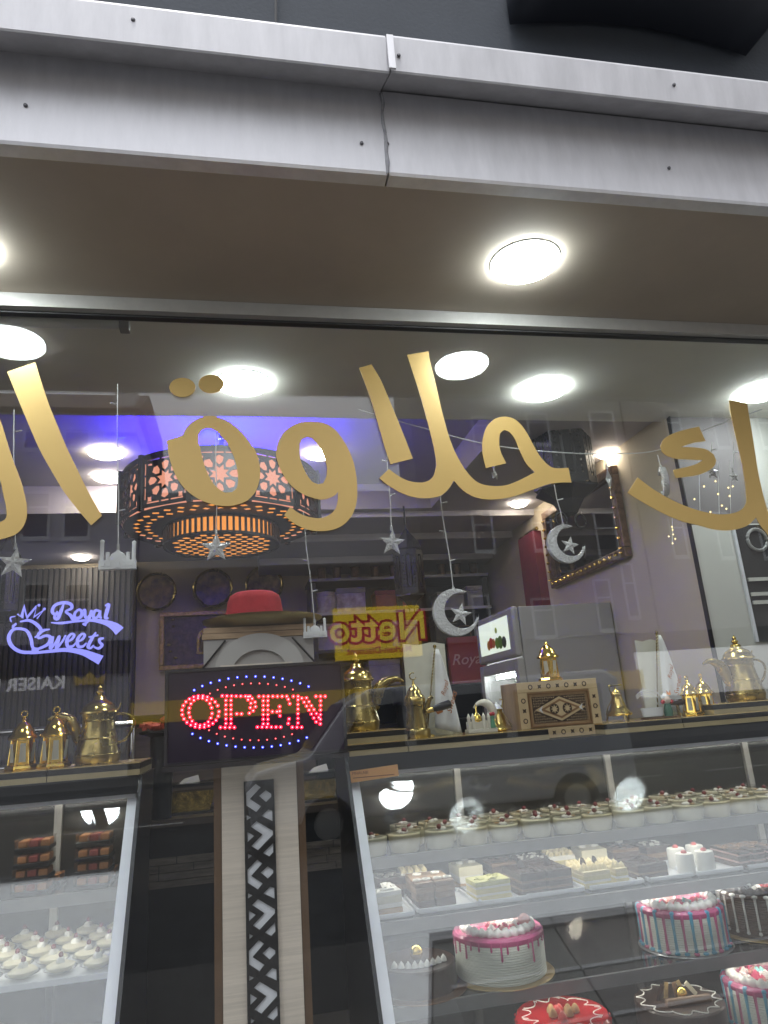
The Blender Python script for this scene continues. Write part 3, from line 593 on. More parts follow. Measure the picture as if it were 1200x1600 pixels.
# ------------------------------------------------------------------ glazed display cases
def gy(z): return .5-(1.36-z)*.675                        # the slanted front glass
STEEL = mat('case_steel', (.06, .06, .06), .3, .6, var=.15, scale=6)
SHELFG = mat('shelf_top', (.10, .105, .11), .12, .5, var=.1, scale=5)
EDGE = mat('shelf_edge', (.30, .30, .31), .35, .7, var=.08, scale=12)
LEDW = glow('case_led', (1.0, .97, .88), 19.0)
S1, S2, S3, S4 = 1.118, .962, .786, .585
def case(x0, x1, label, inner_left):
    t = thing('display_case', label, 'display case', ((x0+x1)/2, .5, .16))
    MB().bb(x0, x1, .10, .78, .16, .50).build('plinth', DARK, t, world=True)
    MB().bb(x0+.02, x1-.02, .765, .785, .50, 1.36).build('back_panel', STEEL, t, world=True)
    for x in [x0+.45+.62*k for k in range(int((x1-x0-.5)/.62)+1)]: MB().bb(x-.012, x+.012, .748, .764, .60, 1.34).build('rear_upright', ALU, t, world=True)
    MB().bb(x0, x1, .46, .79, 1.366, 1.420).build('header', DARK, t, world=True)
    MB().bb(x0+.01, x1-.01, .486, .500, 1.352, 1.365).build('glass_rail', ALUL, t, world=True)
    MB().bb(x0+.05, x1-.05, .53, .545, 1.355, 1.3655).build('led_strip', LEDW, t, world=True)
    for z in ((S1, S2, S3) if inner_left else (S1, .80)):
        f = gy(z)+.045
        MB().bb(x0+.03, x1-.03, f+.012, .745, z-.010, z).build('shelf', SHELFG, t, world=True)
        MB().bb(x0+.03, x1-.03, f, f+.011, z-.030, z+.003).build('shelf_edge', EDGE, t, world=True)
        MB().bb(x0+.06, x1-.06, f+.03, f+.042, z-.017, z-.0105).build('led_strip', LEDW, t, world=True)
    MB().bb(x0+.03, x1-.03, gy(.58)+.03, .745, S4-.03, S4).build('deck', SHELFG, t, world=True)
    for k, off in enumerate((0.0, .017)):
        b, tp = (gy(.50)+off, .50), (gy(1.362)+off, 1.362)
        MB().hexa([(x0+.035, b[0], b[1]), (x1-.035, b[0], b[1]), (x1-.035, b[0]+.006, b[1]), (x0+.035, b[0]+.006, b[1])], [(x0+.035, tp[0], tp[1]), (x1-.035, tp[0], tp[1]), (x1-.035, tp[0]+.006, tp[1]), (x0+.035, tp[0]+.006, tp[1])]).build('front_glass', PANE2, t, world=True)
    for x, s in ((x0, 1), (x1, -1)):
        q = lambda xx, dy, z: (xx, gy(z)+dy, z)
        xa, xb = x, x+s*.034
        MB().hexa([q(xa, -.004, .50), q(xb, -.004, .50), q(xb, .03, .50), q(xa, .03, .50)], [q(xa, -.004, 1.363), q(xb, -.004, 1.363), q(xb, .03, 1.363), q(xa, .03, 1.363)]).build('side_frame', ALUL, t, world=True)
        prof = [(gy(.50)+.031, .50), (gy(1.363)+.031, 1.363), (.785, 1.363), (.785, .50)]
        MB().hexa([(x, y, z) for y, z in prof], [(x+s*.012, y, z) for y, z in prof]).build('end_panel', DARK, t, world=True)
        xo = x-s*.012
        MB().hexa([q(xo, -.002, .16), q(x-s*.001, -.002, .16), q(x-s*.001, .5, .16), q(xo, .5, .16)], [(xo, .47, 1.42), (x-s*.001, .47, 1.42), (x-s*.001, .79, 1.42), (xo, .79, 1.42)]).build('outer_cheek', DARK, t, world=True)
    return t
cr_ = case(.345, 2.9, 'long chilled display case of cups, slices and cakes right of the column', True)
cl_ = case(-2.3, -.318, 'chilled display case with boxed sweets left of the column', False)
def board(pxa, pxb, z, label, par, y0=.455, x_extra=None):
    xa = at(pxa, 1150, y0).x if pxa is not None else x_extra[0]; xb = at(pxb, 1150, y0).x if pxb is not None else x_extra[1]
    MB().bb(xa, xb, y0+.001, .76, z+.017, z+.034).build('top_board', mat('black_board', (.015, .014, .013), .3), par, world=True)
    MB().bb(xa, xb, y0, .758, z+.0345, z+.037).build('gold_edge', GOLDL, par, world=True)
    MB().bb(xa, xb, y0-.003, .757, z, z+.0165).build('beige_band', BEIGE, par, world=True)
board(540, 636, 1.421, '', cr_); board(637, 858, 1.421, '', cr_); board(946, 1070, 1.421, '', cr_, .462); board(1071, None, 1.421, '', cr_, .462, (0, 2.85))
board(540, 636, 1.4585, '', cr_, .475); board(1122, None, 1.4585, '', cr_, .475, (0, 2.85))
board(None, 76, 1.421, '', cl_, .455, (-2.25, 0)); board(77.5, 220, 1.421, '', cl_)
TB = 1.4585
tagm = thing('price_card', 'orange price card on the top left corner of the right display case', 'price card', tuple(at(583, 1210, .478)))
p = at(583, 1209, .448); tagm.location = p; me = stand(plate([[(-.085, -.018), (.085, -.018), (.085, .018), (-.085, .018)]], .002)); o = link('card', me, mat('orange_card', (.78, .42, .17), .6), tagm); o.rotation_euler = (0, -.055, 0)
for zz, sc_, tx in ((.006, .013, 'MHALABI'), (-.007, .007, '')):
    if tx: o2 = link('lettering', stand(textmesh(tx, sc_, .0006, align='LEFT')), mat('card_ink', (.25, .08, .03), .6), tagm, (-.070, -.0018, zz))
MB().bb(-.068, .07, -.0016, -.0011, -.009, -.0065).build('ink_line', mat('card_ink', (.25, .08, .03), .6), tagm)

# ------------------------------------------------------------------ brass ware on the boards
def dallah(px, pyb, h, side, label, y=.60, m=BRASSO, tall=False, z=TB):
    b = at(px, pyb, y); t = thing('coffee_pot', label, 'coffee pot', (b.x, y, z), group='brass coffee pots on the counters')
    w = .92 if tall else 1.0
    prof = [(.20, 0), (.255, .0), (.27, .02), (.285, .09), (.275, .16), (.245, .27), (.215, .40), (.20, .50), (.205, .58), (.215, .615)]
    MB().lathe([(r*h*w, zz*h) for r, zz in prof], 36).build('body', m, t, smooth=True)
    lid = [(.222, .617), (.240, .622), (.240, .645), (.215, .665), (.205, .70), (.17, .745), (.12, .775), (.085, .80), (.075, .835), (.055, .85), (.030, .86), (.052, .885), (.052, .90), (.022, .925), (.034, .945), (.030, .96), (.012, .975), (1e-7, 1.0)]
    MB().lathe([(r*h*w, zz*h) for r, zz in lid], 36).build('lid', BRASS if m is BRASSO else m, t, smooth=True)
    s = side
    sp_ = spl([(s*.19*w, 0, .16), (s*.25*w, 0, .30), (s*.285*w, 0, .44), (s*.36*w, 0, .565), (s*.50, 0, .62), (s*.62, 0, .585)], 6)
    n = len(sp_); rr = [(.030+.062*math.sin(min(1, i/(n*.5))*math.pi/2))*(1-max(0, (i/n-.55))*1.9) for i in range(n)]
    MB().tube([p*h for p in sp_], [max(.006, r)*h for r in rr], 12, flat=.8).build('spout', m, t, smooth=True)
    hp = spl([(-s*.19*w, 0, .60), (-s*.33, 0, .595), (-s*.43, 0, .52), (-s*.42, 0, .40), (-s*.34, 0, .28), (-s*.25*w, 0, .24)], 6)
    MB().tube([p*h for p in hp], .017*h, 8).build('handle', m, t, smooth=True)
    MB().tube([(-s*.21*w*h, 0, .63*h), (-s*.25*w*h, 0, .68*h), (-s*.27*w*h, 0, .74*h)], .011*h, 6).build('hinge', m, t)
    for zz in (.10, .30, .52): MB().lathe([((.288 if zz < .2 else .238 if zz < .4 else .203)*h*w, zz*h), ((.292 if zz < .2 else .243 if zz < .4 else .208)*h*w, zz*h+.003*h*3), ((.286 if zz < .2 else .232 if zz < .4 else .203)*h*w, zz*h+.02*h)], 36).build('band', m, t, smooth=True)
    return t
dallah(152, 1193, .255, -1, 'wide brass coffee pot at the right end of the left counter')
dallah(562, 1140, .275, 1, 'tallest brass coffee pot, beside the led sign, spout to the right', tall=True, z=TB+.037, y=.58)
dallah(1166, 1092, .262, -1, 'brass coffee pot at the right picture edge, spout to the left', z=TB+.037, y=.60)
def lantern(px, pyb, h, label, y=.58, m=GOLD, z=TB, seg=6, ring=True, group='small brass lanterns on the counters'):
    b = at(px, pyb, y); t = thing('brass_lantern', label, 'lantern', (b.x, y, z), .3, group)
    MB().lathe([(r*h, zz*h) for r, zz in ((.25, 0), (.27, .03), (.25, .07), (.22, .09))], seg).build('base', m, t)
    MB().lathe([(r*h, zz*h) for r, zz in ((.205, .09), (.165, .48), (.17, .50))], seg).build('body', m, t)
    MB().lathe([(r*h, zz*h) for r, zz in ((.23, .50), (.25, .53), (.23, .56), (.20, .58), (.17, .66), (.10, .76), (.04, .80), (.03, .82), (.045, .84), (.02, .87), (1e-7, .88))], seg*2).build('cap', m, t, smooth=True)
    for k in range(6):
        a = math.pi*2*k/6+math.pi/6; 
        o = MB().add([(-.055*h, 0, .13*h), (.055*h, 0, .13*h), (.042*h, -.026*h, .44*h), (-.042*h, -.026*h, .44*h)], [(0, 1, 2, 3)]).build('window', mat('lantern_pane', (.55, .52, .42), .3, .2), t)
        rr = (.198*math.cos(math.pi/6)+.006)*h; o.location = (rr*math.cos(a), rr*math.sin(a), 0); o.rotation_euler = (0, 0, a+math.pi/2)
        MB().tube([(.21*h*math.cos(a+math.pi/6), .21*h*math.sin(a+math.pi/6), .08*h), (.172*h*math.cos(a+math.pi/6), .172*h*math.sin(a+math.pi/6), .5*h)], .012*h, 6).build('rib', m, t)
    if ring: MB().tube([(.05*h*math.cos(q*math.pi/8), 0, .93*h+.05*h*math.sin(q*math.pi/8)) for q in range(16)], .012*h, 6, closed=True).build('ring', m, t)
    return t
lantern(33, 1202, .185, 'gold lantern at the left edge of the left counter')
lantern(84, 1200, .190, 'gold lantern with ring finial beside the left coffee pot', y=.55)
lantern(1082, 1113, .150, 'left of the twin gold lanterns near the right coffee pot', y=.54)
lantern(1104, 1110, .155, 'right of the twin gold lanterns near the right coffee pot', y=.56)
# little pot with crescent finial and long black handle
b = at(652, 1146, .55); t = thing('coffee_pot', 'small brass pot with crescent finial and long black handle', 'coffee pot', (b.x, .55, TB))
MB().lathe([(.046, 0), (.048, .003), (.048, .026), (.046, .030), (.040, .033), (.032, .10), (.033, .108), (.0375, .112), (.0375, .120)], 32).build('body', BRASSO, t, smooth=True)
MB().lathe([(.038, .1205), (.039, .128), (.036, .140), (.028, .150), (.024, .160), (.017, .172), (.008, .178), (.005, .184), (.003, .198), (1e-7, .2)], 32).build('lid', BRASS, t, smooth=True)
MB().tube([(.012*math.cos(math.radians(a)), 0, .212+.012*math.sin(math.radians(a))) for a in range(60, 360, 20)], .0022, 6).build('crescent', BRASSO, t)
MB().tube(spl([(.028, 0, .04), (.040, 0, .09), (.055, 0, .128), (.066, 0, .136)], 4), [.010]*5+[.012]*4+[.010]*4, 8, flat=.7).build('spout', BRASSO, t, smooth=True)
MB().tube([(.036, -.02, .088), (.060, -.03, .094)], .010, 10).build('ferrule', BRASS, t, smooth=True)
MB().tube([(.058, -.03, .094), (.085, -.038, .100), (.115, -.045, .107), (.120, -.046, .108)], [.010, .014, .015, .009], 12).build('handle', mat('black_wood', (.02, .018, .016), .35), t, smooth=True)
# conical brass pots
def conepot(px, pyb, h, label, y, flip=1, z=TB, legs=False):
    b = at(px, pyb, y); t = thing('coffee_pot', label, 'coffee pot', (b.x, y, z), group='brass coffee pots on the counters')
    z0 = .02 if legs else 0
    MB().lathe([(r*h, z0+zz*h) for r, zz in ((.36, 0), (.40, .02), (.42, .06), (.40, .10), (.30, .20), (.235, .34), (.19, .50), (.16, .64), (.17, .66), (.165, .69))], 36).build('body', BRASS, t, smooth=True)
    MB().lathe([(r*h, z0+zz*h) for r, zz in ((.18, .69), (.17, .72), (.10, .80), (.035, .86), (.03, .90), (1e-7, .92))], 28).build('lid', WHITEP if not legs else BRASS, t, smooth=True)
    MB().tube([Vector(p)*h+Vector((0, 0, z0)) for p in spl([(flip*.15, 0, .62), (flip*.20, 0, .82), (flip*.22, 0, .96), (flip*.12, 0, .98)], 4)], .022*h, 6).build('top_hook', BRASSO, t, smooth=True)
    MB().tube([Vector(p)*h+Vector((0, 0, z0)) for p in spl([(flip*.15, 0, .62), (flip*.26, 0, .42), (flip*.38, 0, .26), (flip*.44, 0, .10), (flip*.43, 0, -.02)], 4)], .028*h, 6, flat=.6).build('handle', BRASSO, t, smooth=True)
    if legs:
        for k in range(3):
            a = k*2.1+.4; MB().tube([(.34*h*math.cos(a), .34*h*math.sin(a), z0+.02), (.42*h*math.cos(a), .42*h*math.sin(a), 0)], .004, 6).build('leg', BRASSO, t)
        MB().tube([(-.24*h, 0, z0+.94*h), (.24*h, 0, z0+.98*h)], .012*h*1.6, 6).build('cross_bar', BRASSO, t)
    return t
conepot(779, 1132, .112, 'small bell-shaped brass pot with pale lid beside the wooden chest', .58)
conepot(968, 1118, .115, 'bell-shaped brass pot on little legs right of the wooden chest', .57, -1, legs=True)
# mosque figurine with crescent horn
b = at(752, 1140, .56); t = thing('mosque_figurine', 'white and gold mosque figurine with a crescent before the brass bell pot', 'figurine', (b.x, .56, TB))
MB().bb(-.055, .055, -.022, .022, 0, .014).build('plinth', mat('ivory', (.72, .68, .56), .5, var=.06, scale=30), t, bevel=.002)
MB().bb(-.05, .03, -.016, .016, .014, .040).build('hall', mat('ivory', (.72, .68, .56), .5), t, bevel=.002)
for x in (-.048, -.032, .008, .026): MB().lathe([(.006, .012), (.006, .05), (.0075, .051), (.006, .058), (1e-7, .070)], 10, (x, -.016, 0)).build('turret', mat('ivory', (.72, .68, .56), .5), t, smooth=True)
MB().lathe([(.017, .038), (.019, .046), (.016, .056), (.008, .066), (.003, .072), (.002, .098), (1e-7, .102)], 20, (-.012, 0, 0)).build('dome', GOLD, t, smooth=True)
cpts = [(.016+.042*math.cos(math.radians(a)), .012, .056+.048*math.sin(math.radians(a))) for a in range(-40, 150, 12)]
MB().tube(cpts, [.004+.012*math.sin(math.pi*min(1, (i+1)/15)) for i in range(len(cpts))], 10).build('crescent', mat('ivory', (.72, .68, .56), .5), t, smooth=True)
for x, cc in ((.036, (.45, .04, .05)), (.044, (.5, .08, .05))): MB().ball((x, -.02, .062), .007, 8, 5).build('flower', mat('red_bow', (.45, .04, .05), .5), t, smooth=True)
MB().lathe([(.010, .014), (.008, .036), (.006, .046), (.008, .052), (1e-7, .062)], 12, (.040, -.018, 0)).build('figure', mat('green_white', (.10, .28, .16), .5), t, smooth=True)
# white basket figurine with wire crescent
b = at(1030, 1118, .53); t = thing('basket_figurine', 'white basket with a small red and green figure under a wire crescent', 'figurine', (b.x, .53, TB))
MB().bb(-.06, .07, -.03, .03, 0, .006).build('plinth', BROWN, t)
MB().lathe([(.030, .006), (.040, .010), (.043, .030), (.046, .040), (.042, .040), (.038, .014), (1e-7, .012)], 22, (-.025, 0, 0), squash=(1, .6), ripple=lambda a, j: 1+.03*math.sin(a*11)).build('basket', WHITEP, t, smooth=True)
MB().lathe([(.016, .006), (.017, .02), (.013, .044), (.010, .052)], 16, (.036, -.008, 0)).build('coat', mat('figure_green', (.03, .12, .07), .5), t, smooth=True)
MB().ball((.036, -.010, .066), .015, 14, 9).build('head', mat('figure_skin', (.75, .60, .50), .5), t, smooth=True)
MB().lathe([(.016, .0), (.014, .010), (1e-7, .018)], 14, (.034, -.004, .072)).build('cap', WHITEP, t, smooth=True)
for s in (-1, 1): MB().ball((.036+s*.018, -.010, .058), .008, 8, 6).build('bow', mat('red_bow', (.45, .04, .05), .5), t, smooth=True)
for r_ in (.056, .048, .040): MB().tube([(-.022+r_*math.cos(math.radians(a))*1.15-(.056-r_)*.7, .02, .050+r_*math.sin(math.radians(a))) for a in range(0, 150, 10)], .0014, 5).build('wire_crescent', WIRE, t)
# long black handled tool lying between
b = at(1062, 1095, .53); t = thing('brass_ladle', 'dark wooden handle with brass ferrule beside the twin lanterns', 'ladle', (b.x, .55, TB))
MB().tube([(-.035, 0, .052), (.0, 0, .053), (.035, 0, .052)], [.008, .0125, .010], 12).build('handle', mat('dark_handle', (.05, .028, .02), .4), t, smooth=True)
MB().tube([(.034, 0, .052), (.062, 0, .051)], .009, 12).build('ferrule', BRASS, t, smooth=True)
MB().lathe([(.024, 0), (.030, .004), (.026, .03), (.020, .05), (.024, .056)], 20, (.078, 0, 0)).build('bowl', BRASSO, t, smooth=True)
MB().tube([(.0, 0, .0), (.0, 0, .045)], .006, 8).build('support', BRASSO, t)

# pennants on stands, each in front of a paper bag
def pennant(pxp, pyt, pxb, pyb, pxl, pxr, label, y, mirror=1, z=TB):
    base = at(pxb, pyb, y); top = at(pxp, pyt, y)
    t = thing('table_pennant', label, 'pennant', (base.x, y, z)); hgt = top.z-z
    MB().lathe([(.026, 0), (.026, .005), (.012, .010), (.006, .018)], 20).build('foot', BRASS, t, smooth=True)
    dx = top.x-base.x
    MB().tube([(0, .006, .012), (dx, .006, hgt)], .003, 8).build('pole', BRASSO, t)
    MB().ball((dx, .006, hgt+.005), .007, 10, 6).build('knob', BRASSO, t, smooth=True)
    tri = [(dx, hgt-.012), (dx-.022*mirror-.012, hgt*.30), (dx-.024, hgt*.14), (dx+.055, hgt*.03), (dx+.062, hgt*.26), (dx+.044, hgt*.55)]
    n = 12; m = MB(); vv = []
    for i in range(n+1):                                  # draped triangle, hung from the top, folds by a sine
        f = i/n; zl = hgt*(1-.02)-f*hgt*.93; xl_ = dx-.028*f**.8; xr_ = dx+.010+.060*f**.75
        for j in range(n+1):
            g = j/n; vv.append((xl_+(xr_-xl_)*g, -.006+.006*math.sin(g*9+f*3)*f, zl+.020*f*(g-.5)*-1.2+.02*f*math.sin(g*math.pi)*0))
    m.add(vv, [(i*(n+1)+j, i*(n+1)+j+1, (i+1)*(n+1)+j+1, (i+1)*(n+1)+j) for i in range(n) for j in range(n)])
    fl = m.build('flag', mat('satin', (.86, .86, .83), .35, var=.03, scale=20), t, smooth=True); sm = fl.modifiers.new('thick', 'SOLIDIFY'); sm.thickness = .0012
    FR = mat('fringe', (.70, .64, .42), .7, var=.2, scale=80)
    fm = MB()
    for j in range(0, 30):
        g = j/29; x_ = dx-.028+(.098)*g; z_ = hgt*.05+.020*(g-.5)*-1.2; fm.tube([(x_, -.006, z_), (x_+.002, -.008, z_-.016)], .0013, 4)
    for i in range(26):
        f = i/25; x_ = dx-.028*f**.8; z_ = hgt*.98-f*hgt*.93+.012*f; fm.tube([(x_, -.006, z_), (x_-.012, -.007, z_-.006)], .0012, 4)
    o = fm.build('fringe', FR, t); o['kind'] = 'stuff'
    for tx, sz, ox, oz in (('Royal', .024, .018, .52), ('Sweets', .028, .040, .36)):
        o = link('lettering', stand(textmesh(tx, sz, .0006, .0002, .35)), mat('copper_ink', (.50, .19, .06), .4, .3), t, (dx+ox, -.0165, hgt*oz)); o.rotation_euler = (0, -1.20, 0)
    cw = [(-.014, 0), (-.018, .016), (-.008, .008), (-.004, .022), (.002, .009), (.012, .018), (.008, 0)]
    o = link('crown', stand(plate([cw], .0006)), mat('copper_ink', (.50, .19, .06), .4, .3), t, (dx-.004, -.0155, hgt*.25)); o.rotation_euler = (0, -.3, 0)
    return t
pennant(680, 1012, 668, 1148, 0, 0, 'white satin pennant with copper script beside the black-handled pot', .60)
pennant(1027, 990, 1028, 1110, 0, 0, 'white satin pennant with copper script near the twin gold lanterns', .62)
def bag(pxl, pxr, pyt, pyb, y, label, rz):
    a, b = at(pxl, pyt, y), at(pxr, pyb, y); w = abs(b.x-a.x); h = a.z-TB
    t = thing('paper_bag', label, 'bag', ((a.x+b.x)/2, y, TB), rz); n = 8; vv = []; fs = []
    random.seed(pxl)
    for sgn in (-1, 1):
        for i in range(n+1):
            for j in range(n+1):
                u, v = j/n-.5, i/n; bul = .020*(1-(2*u)**2)*(1-v*.7)+.004
                vv.append((u*w, sgn*bul+random.uniform(-.002, .002), v*h+(.004*math.sin(u*9) if i == n else 0)))
    q = (n+1)**2
    for k in range(2):
        fs += [(k*q+i*(n+1)+j, k*q+i*(n+1)+j+1, k*q+(i+1)*(n+1)+j+1, k*q+(i+1)*(n+1)+j) for i in range(n) for j in range(n)]
    for i in range(n):
        for j in (0, n): fs.append((i*(n+1)+j, (i+1)*(n+1)+j, q+(i+1)*(n+1)+j, q+i*(n+1)+j))
    MB().add(vv, fs).build('paper', mat('waxed_paper', (.62, .60, .50), .45, var=.05, scale=14, bump=.15, bscale=20), t, smooth=True)
    return t
bag(629, 707, 1008, 1140, .66, 'cream paper bag behind the left satin pennant', .05)
o = bag(992, 1046, 1002, 1120, .68, 'cream paper bag behind the right satin pennant', -.05)
# inlaid wooden chest with a gold lantern on it
b = at(878, 1146, .53); t = thing('wooden_chest', 'inlaid carved wooden chest between the counter boards', 'chest', (b.x+.005, .53, 1.4215), .06)
cw_, chh = .325, .20
MB().bb(-cw_/2, cw_/2, .0, .145, 0, chh).build('box', mat('chest_wood', (.36, .235, .115), .5, var=.18, scale=8, stretch=(6, 6, 1), bump=.06), t, bevel=.003)
CW2 = mat('chest_light', (.60, .45, .25), .5, var=.12, scale=14); CWD = mat('chest_dark', (.06, .035, .02), .5, var=.2, scale=20); CWM = mat('chest_mid', (.26, .14, .06), .5)
for q in ((-cw_/2, cw_/2, chh-.036, chh), (-cw_/2, cw_/2, 0, .036), (-cw_/2, -cw_/2+.036, .037, chh-.037), (cw_/2-.036, cw_/2, .037, chh-.037)):
    MB().bb(q[0], q[1], -.004, -.0005, q[2], q[3]).build('border_board', CW2, t, bevel=.001)
for q in ((-.122, .122, .155, .159), (-.122, .122, .041, .045), (-.122, -.118, .046, .154), (.118, .122, .046, .154)): MB().bb(q[0], q[1], -.007, -.0005, q[2], q[3]).build('beading', CWM, t)
MB().bb(-.108, .108, -.003, -.0005, .054, .146).build('fret_panel', CWD, t)
random.seed(5); fm = MB()
for i in range(24):
    for j in range(10):
        x, z = -.103+i*.0090, .058+j*.0092
        if abs(x)/.104+abs(z-.1)/.046 > 1.08: fm.box((x, -.004, z), (.0058, .002, .0018), M=Matrix.Rotation((.8 if (i+j) % 2 else -.8), 3, 'Y'))
o = fm.build('fretwork', CW2, t); o['kind'] = 'stuff'
for nm, k, m_, d in (('lozenge', 1.0, CW2, .0), ('lozenge_inlay', .80, CWM, .0012), ('lozenge_heart', .62, CW2, .0024)):
    link(nm, stand(plate([[(-.102*k, 0), (0, .043*k), (.102*k, 0), (0, -.043*k)]], .0015)), m_, t, (0, -.0042-d, .1))
for s in (-1, 1):
    link('rosette', stand(plate([ngon(0, 0, .019, 12)], .001)), CWD, t, (s*.026, -.0080, .1)); link('rosette_star', stand(plate([star(0, 0, .016, 8, .45)], .001)), CW2, t, (s*.026, -.0092, .1))
    link('shell_inlay', stand(plate([[(0, 0), (.016, .013), (.010, 0), (.016, -.013)]], .001)), WHITEP, t, (s*.082-.008 if s > 0 else -.082-.006, -.0082, .1))
for k, (x, z) in enumerate([(-.11+i*.0366, chh-.018) for i in range(7)]+[(-.11+i*.0366, .018) for i in range(7)]+[(sx*.1435, zz) for sx in (-1, 1) for zz in (.065, .1, .135)]):
    link('inlay', stand(plate([star(0, 0, .010, 4, .5, .785) if k % 2 else ngon(0, 0, .0095, 8)]+([] if k % 2 else [ngon(0, 0, .006, 8)]), .001)), CWD, t, (x, -.0046, z))
gl = lantern(860, 1060, .170, 'bright gold lantern standing on the wooden chest', y=.60, z=1.4215+chh+.001, seg=8, ring=False)
p = at(860, 1060, .60); gl.location = (p.x, .60, 1.4215+chh+.001)

# ------------------------------------------------------------------ food in the cases
# pudding cups on the top shelf
cupm = MB().lathe([(.031, .0), (.034, .0), (.040, .046), (.0415, .052), (.0395, .052), (.0385, .046)], 24).mesh('cup', True)
fillm = MB().lathe([(.0305, .001), (.0335, .002), (.0385, .040), (.0375, .042), (1e-7, .043)], 24).mesh('pudding', True)
fillm.materials.append(CREAM); fillm2 = fillm.copy(); fillm2.materials.clear(); fillm2.materials.append(mat('cream_warm', (.82, .72, .47), .45, var=.06, scale=30))
random.seed(21)
whipm = []
for v in range(5):
    m = MB()
    for k in range(4):
        a = random.uniform(0, 6.28); r = random.uniform(.004, .016); m.lathe([(1e-7, 0), (.009, .001), (.007, .005), (.003, .008), (1e-7, .009)], 8, (r*math.cos(a), r*math.sin(a), .041), ripple=lambda a_, j: 1+.15*math.sin(a_*4+j))
    whipm.append(m.mesh('whipped_cream', True))
berm = MB().ball((0, 0, .052), .0065, 8, 6).mesh('berry', True)
almm = MB().ball((.014, .010, .046), .007, 8, 5, .35).mesh('almond_flake', True)
def cup(x, y, z, label, v):
    t = thing('pudding_cup', label, 'pudding cup', (x, y, z), random.uniform(0, 6.28), 'pudding cups on the top shelf'); kz = random.uniform(.95, 1.05); t.scale = (1.32*kz, 1.32*kz, 1.2*random.uniform(.94, 1.06))
    link('cup', cupm, CLEAR, t); link('pudding', fillm2 if random.random() < .45 else fillm, None, t); link('whipped_cream', whipm[(v*3+int(x*50)) % 5], WHIP, t)
    b = link('berry', berm, BERRY, t); b.location = (random.uniform(-.012, .012), random.uniform(-.012, .012), random.uniform(-.004, .002))
    link('almond_flake', almm, SPONGE, t); return t
x0c = at(576, 1318, gy(S1)+.11).x
for row, (dy, nm) in enumerate(((.112, 'front row'), (.217, 'second row'), (.322, 'back row'))):
    for k in range(14):
        x = x0c+.005+k*.1135+(.045 if row == 1 else .02*row)+random.uniform(-.004, .004)
        if row and k == 0: continue
        cup(x, gy(S1)+dy+random.uniform(-.004, .004), S1+.0005, f'cream pudding cup, {ORD[k]} from the left in the {nm} of the right case', k+row)

# cake slices on white trays, second shelf
TRAYM = mat('white_tray', (.80, .82, .86), .35)
def tray_at(px, w, d, label, y=None):
    yy = y or gy(S2)+.15
    p = at(px, 1400, yy); t = thing('serving_tray', label, 'tray', (p.x, yy, S2+.0005), group='white trays on the second shelf')
    prof = [(-w/2, -d/2), (w/2, -d/2), (w/2, d/2), (-w/2, d/2)]
    MB().hexa([(x*.92, y_*.92, 0) for x, y_ in prof], [(x*.94, y_*.94, .006) for x, y_ in prof]).build('floor', TRAYM, t)
    for i in range(4):
        a, b = prof[i], prof[(i+1) % 4]; c = Vector(((a[0]+b[0])/2, (a[1]+b[1])/2, .010)); L_ = (Vector(b)-Vector(a)).length
        MB().box(c, (L_ if i % 2 == 0 else .008, .008 if i % 2 == 0 else L_-.017, .012)).build('rim', TRAYM, t, bevel=.002)
    return t
def layered(x, y, w, d, h, layers, label, top=None, topm=None, rz=0.0, z=S2+.007):
    t = thing('cake_slice', label, 'cake slice', (x, y, z), rz, 'cake slices on the second shelf'); zz = 0.0
    for k, (f, m_) in enumerate(layers):
        e = .0008*(k % 2); o = MB().bb(-w/2+e, w/2-e, -d/2+e, d/2-e, zz, zz+f*h-.0003).build('layer', m_, t, bevel=.0012); zz += f*h
    if top: top(t, w, d, zz)
    return t
YEL = mat('custard', (.72, .62, .30), .5, var=.1, scale=50, bump=.15); CHOC2 = mat('mocha', (.22, .13, .075), .55, var=.15, scale=50, bump=.1); CHOCL = mat('choc_sponge', (.085, .045, .03), .75, var=.25, scale=70, bump=.2)
PIPE = mat('piped_cream', (.80, .68, .40), .5, var=.12, scale=60)
def t_swirl(m_, n=7, r=.010):
    def f(t, w, d, z):
        for i in range(n):
            for j in range(3): MB().lathe([(r*1.1, 0), (r*1.15, r*.5), (r*.7, r*1.2), (r*.25, r*1.7), (1e-7, r*2)], 10, (-w/2+w*(i+.5)/n, -d/2+d*(j+.5)/3, z-.001), ripple=lambda a, k: 1+.12*math.sin(a*5+k)).build('swirl', m_, t, smooth=True)
    return f
def t_shard(m_, n=2):
    def f(t, w, d, z):
        for i in range(n): MB().hexa([(-w/4+i*w/2.2, -.004, z-.002), (-w/4+i*w/2.2+.03, -.004, z-.002), (-w/4+i*w/2.2+.02, .0, z-.002)], [(-w/4+i*w/2.2+.008, -.002, z+.030), (-w/4+i*w/2.2+.020, -.002, z+.026), (-w/4+i*w/2.2+.014, .001, z+.030)]).build('chocolate_shard', m_, t)
    return f
def t_combo(*fs): 
    def f(t, w, d, z):
        for g in fs: g(t, w, d, z)
    return f
def t_curl(t, w, d, z):
    for i in range(2): MB().tube([(-w/4+i*w/2+.012*math.cos(a*.5), .0+.010*math.sin(a*.5), z+.004) for a in range(13)], .003, 6).build('white_curl', WHIP, t, smooth=True)
def t_straw(t, w, d, z):
    MB().ball((0, 0, z+.006), .011, 10, 7).build('strawberry', mat('strawberry', (.62, .07, .06), .3, var=.2, scale=60), t, smooth=True)
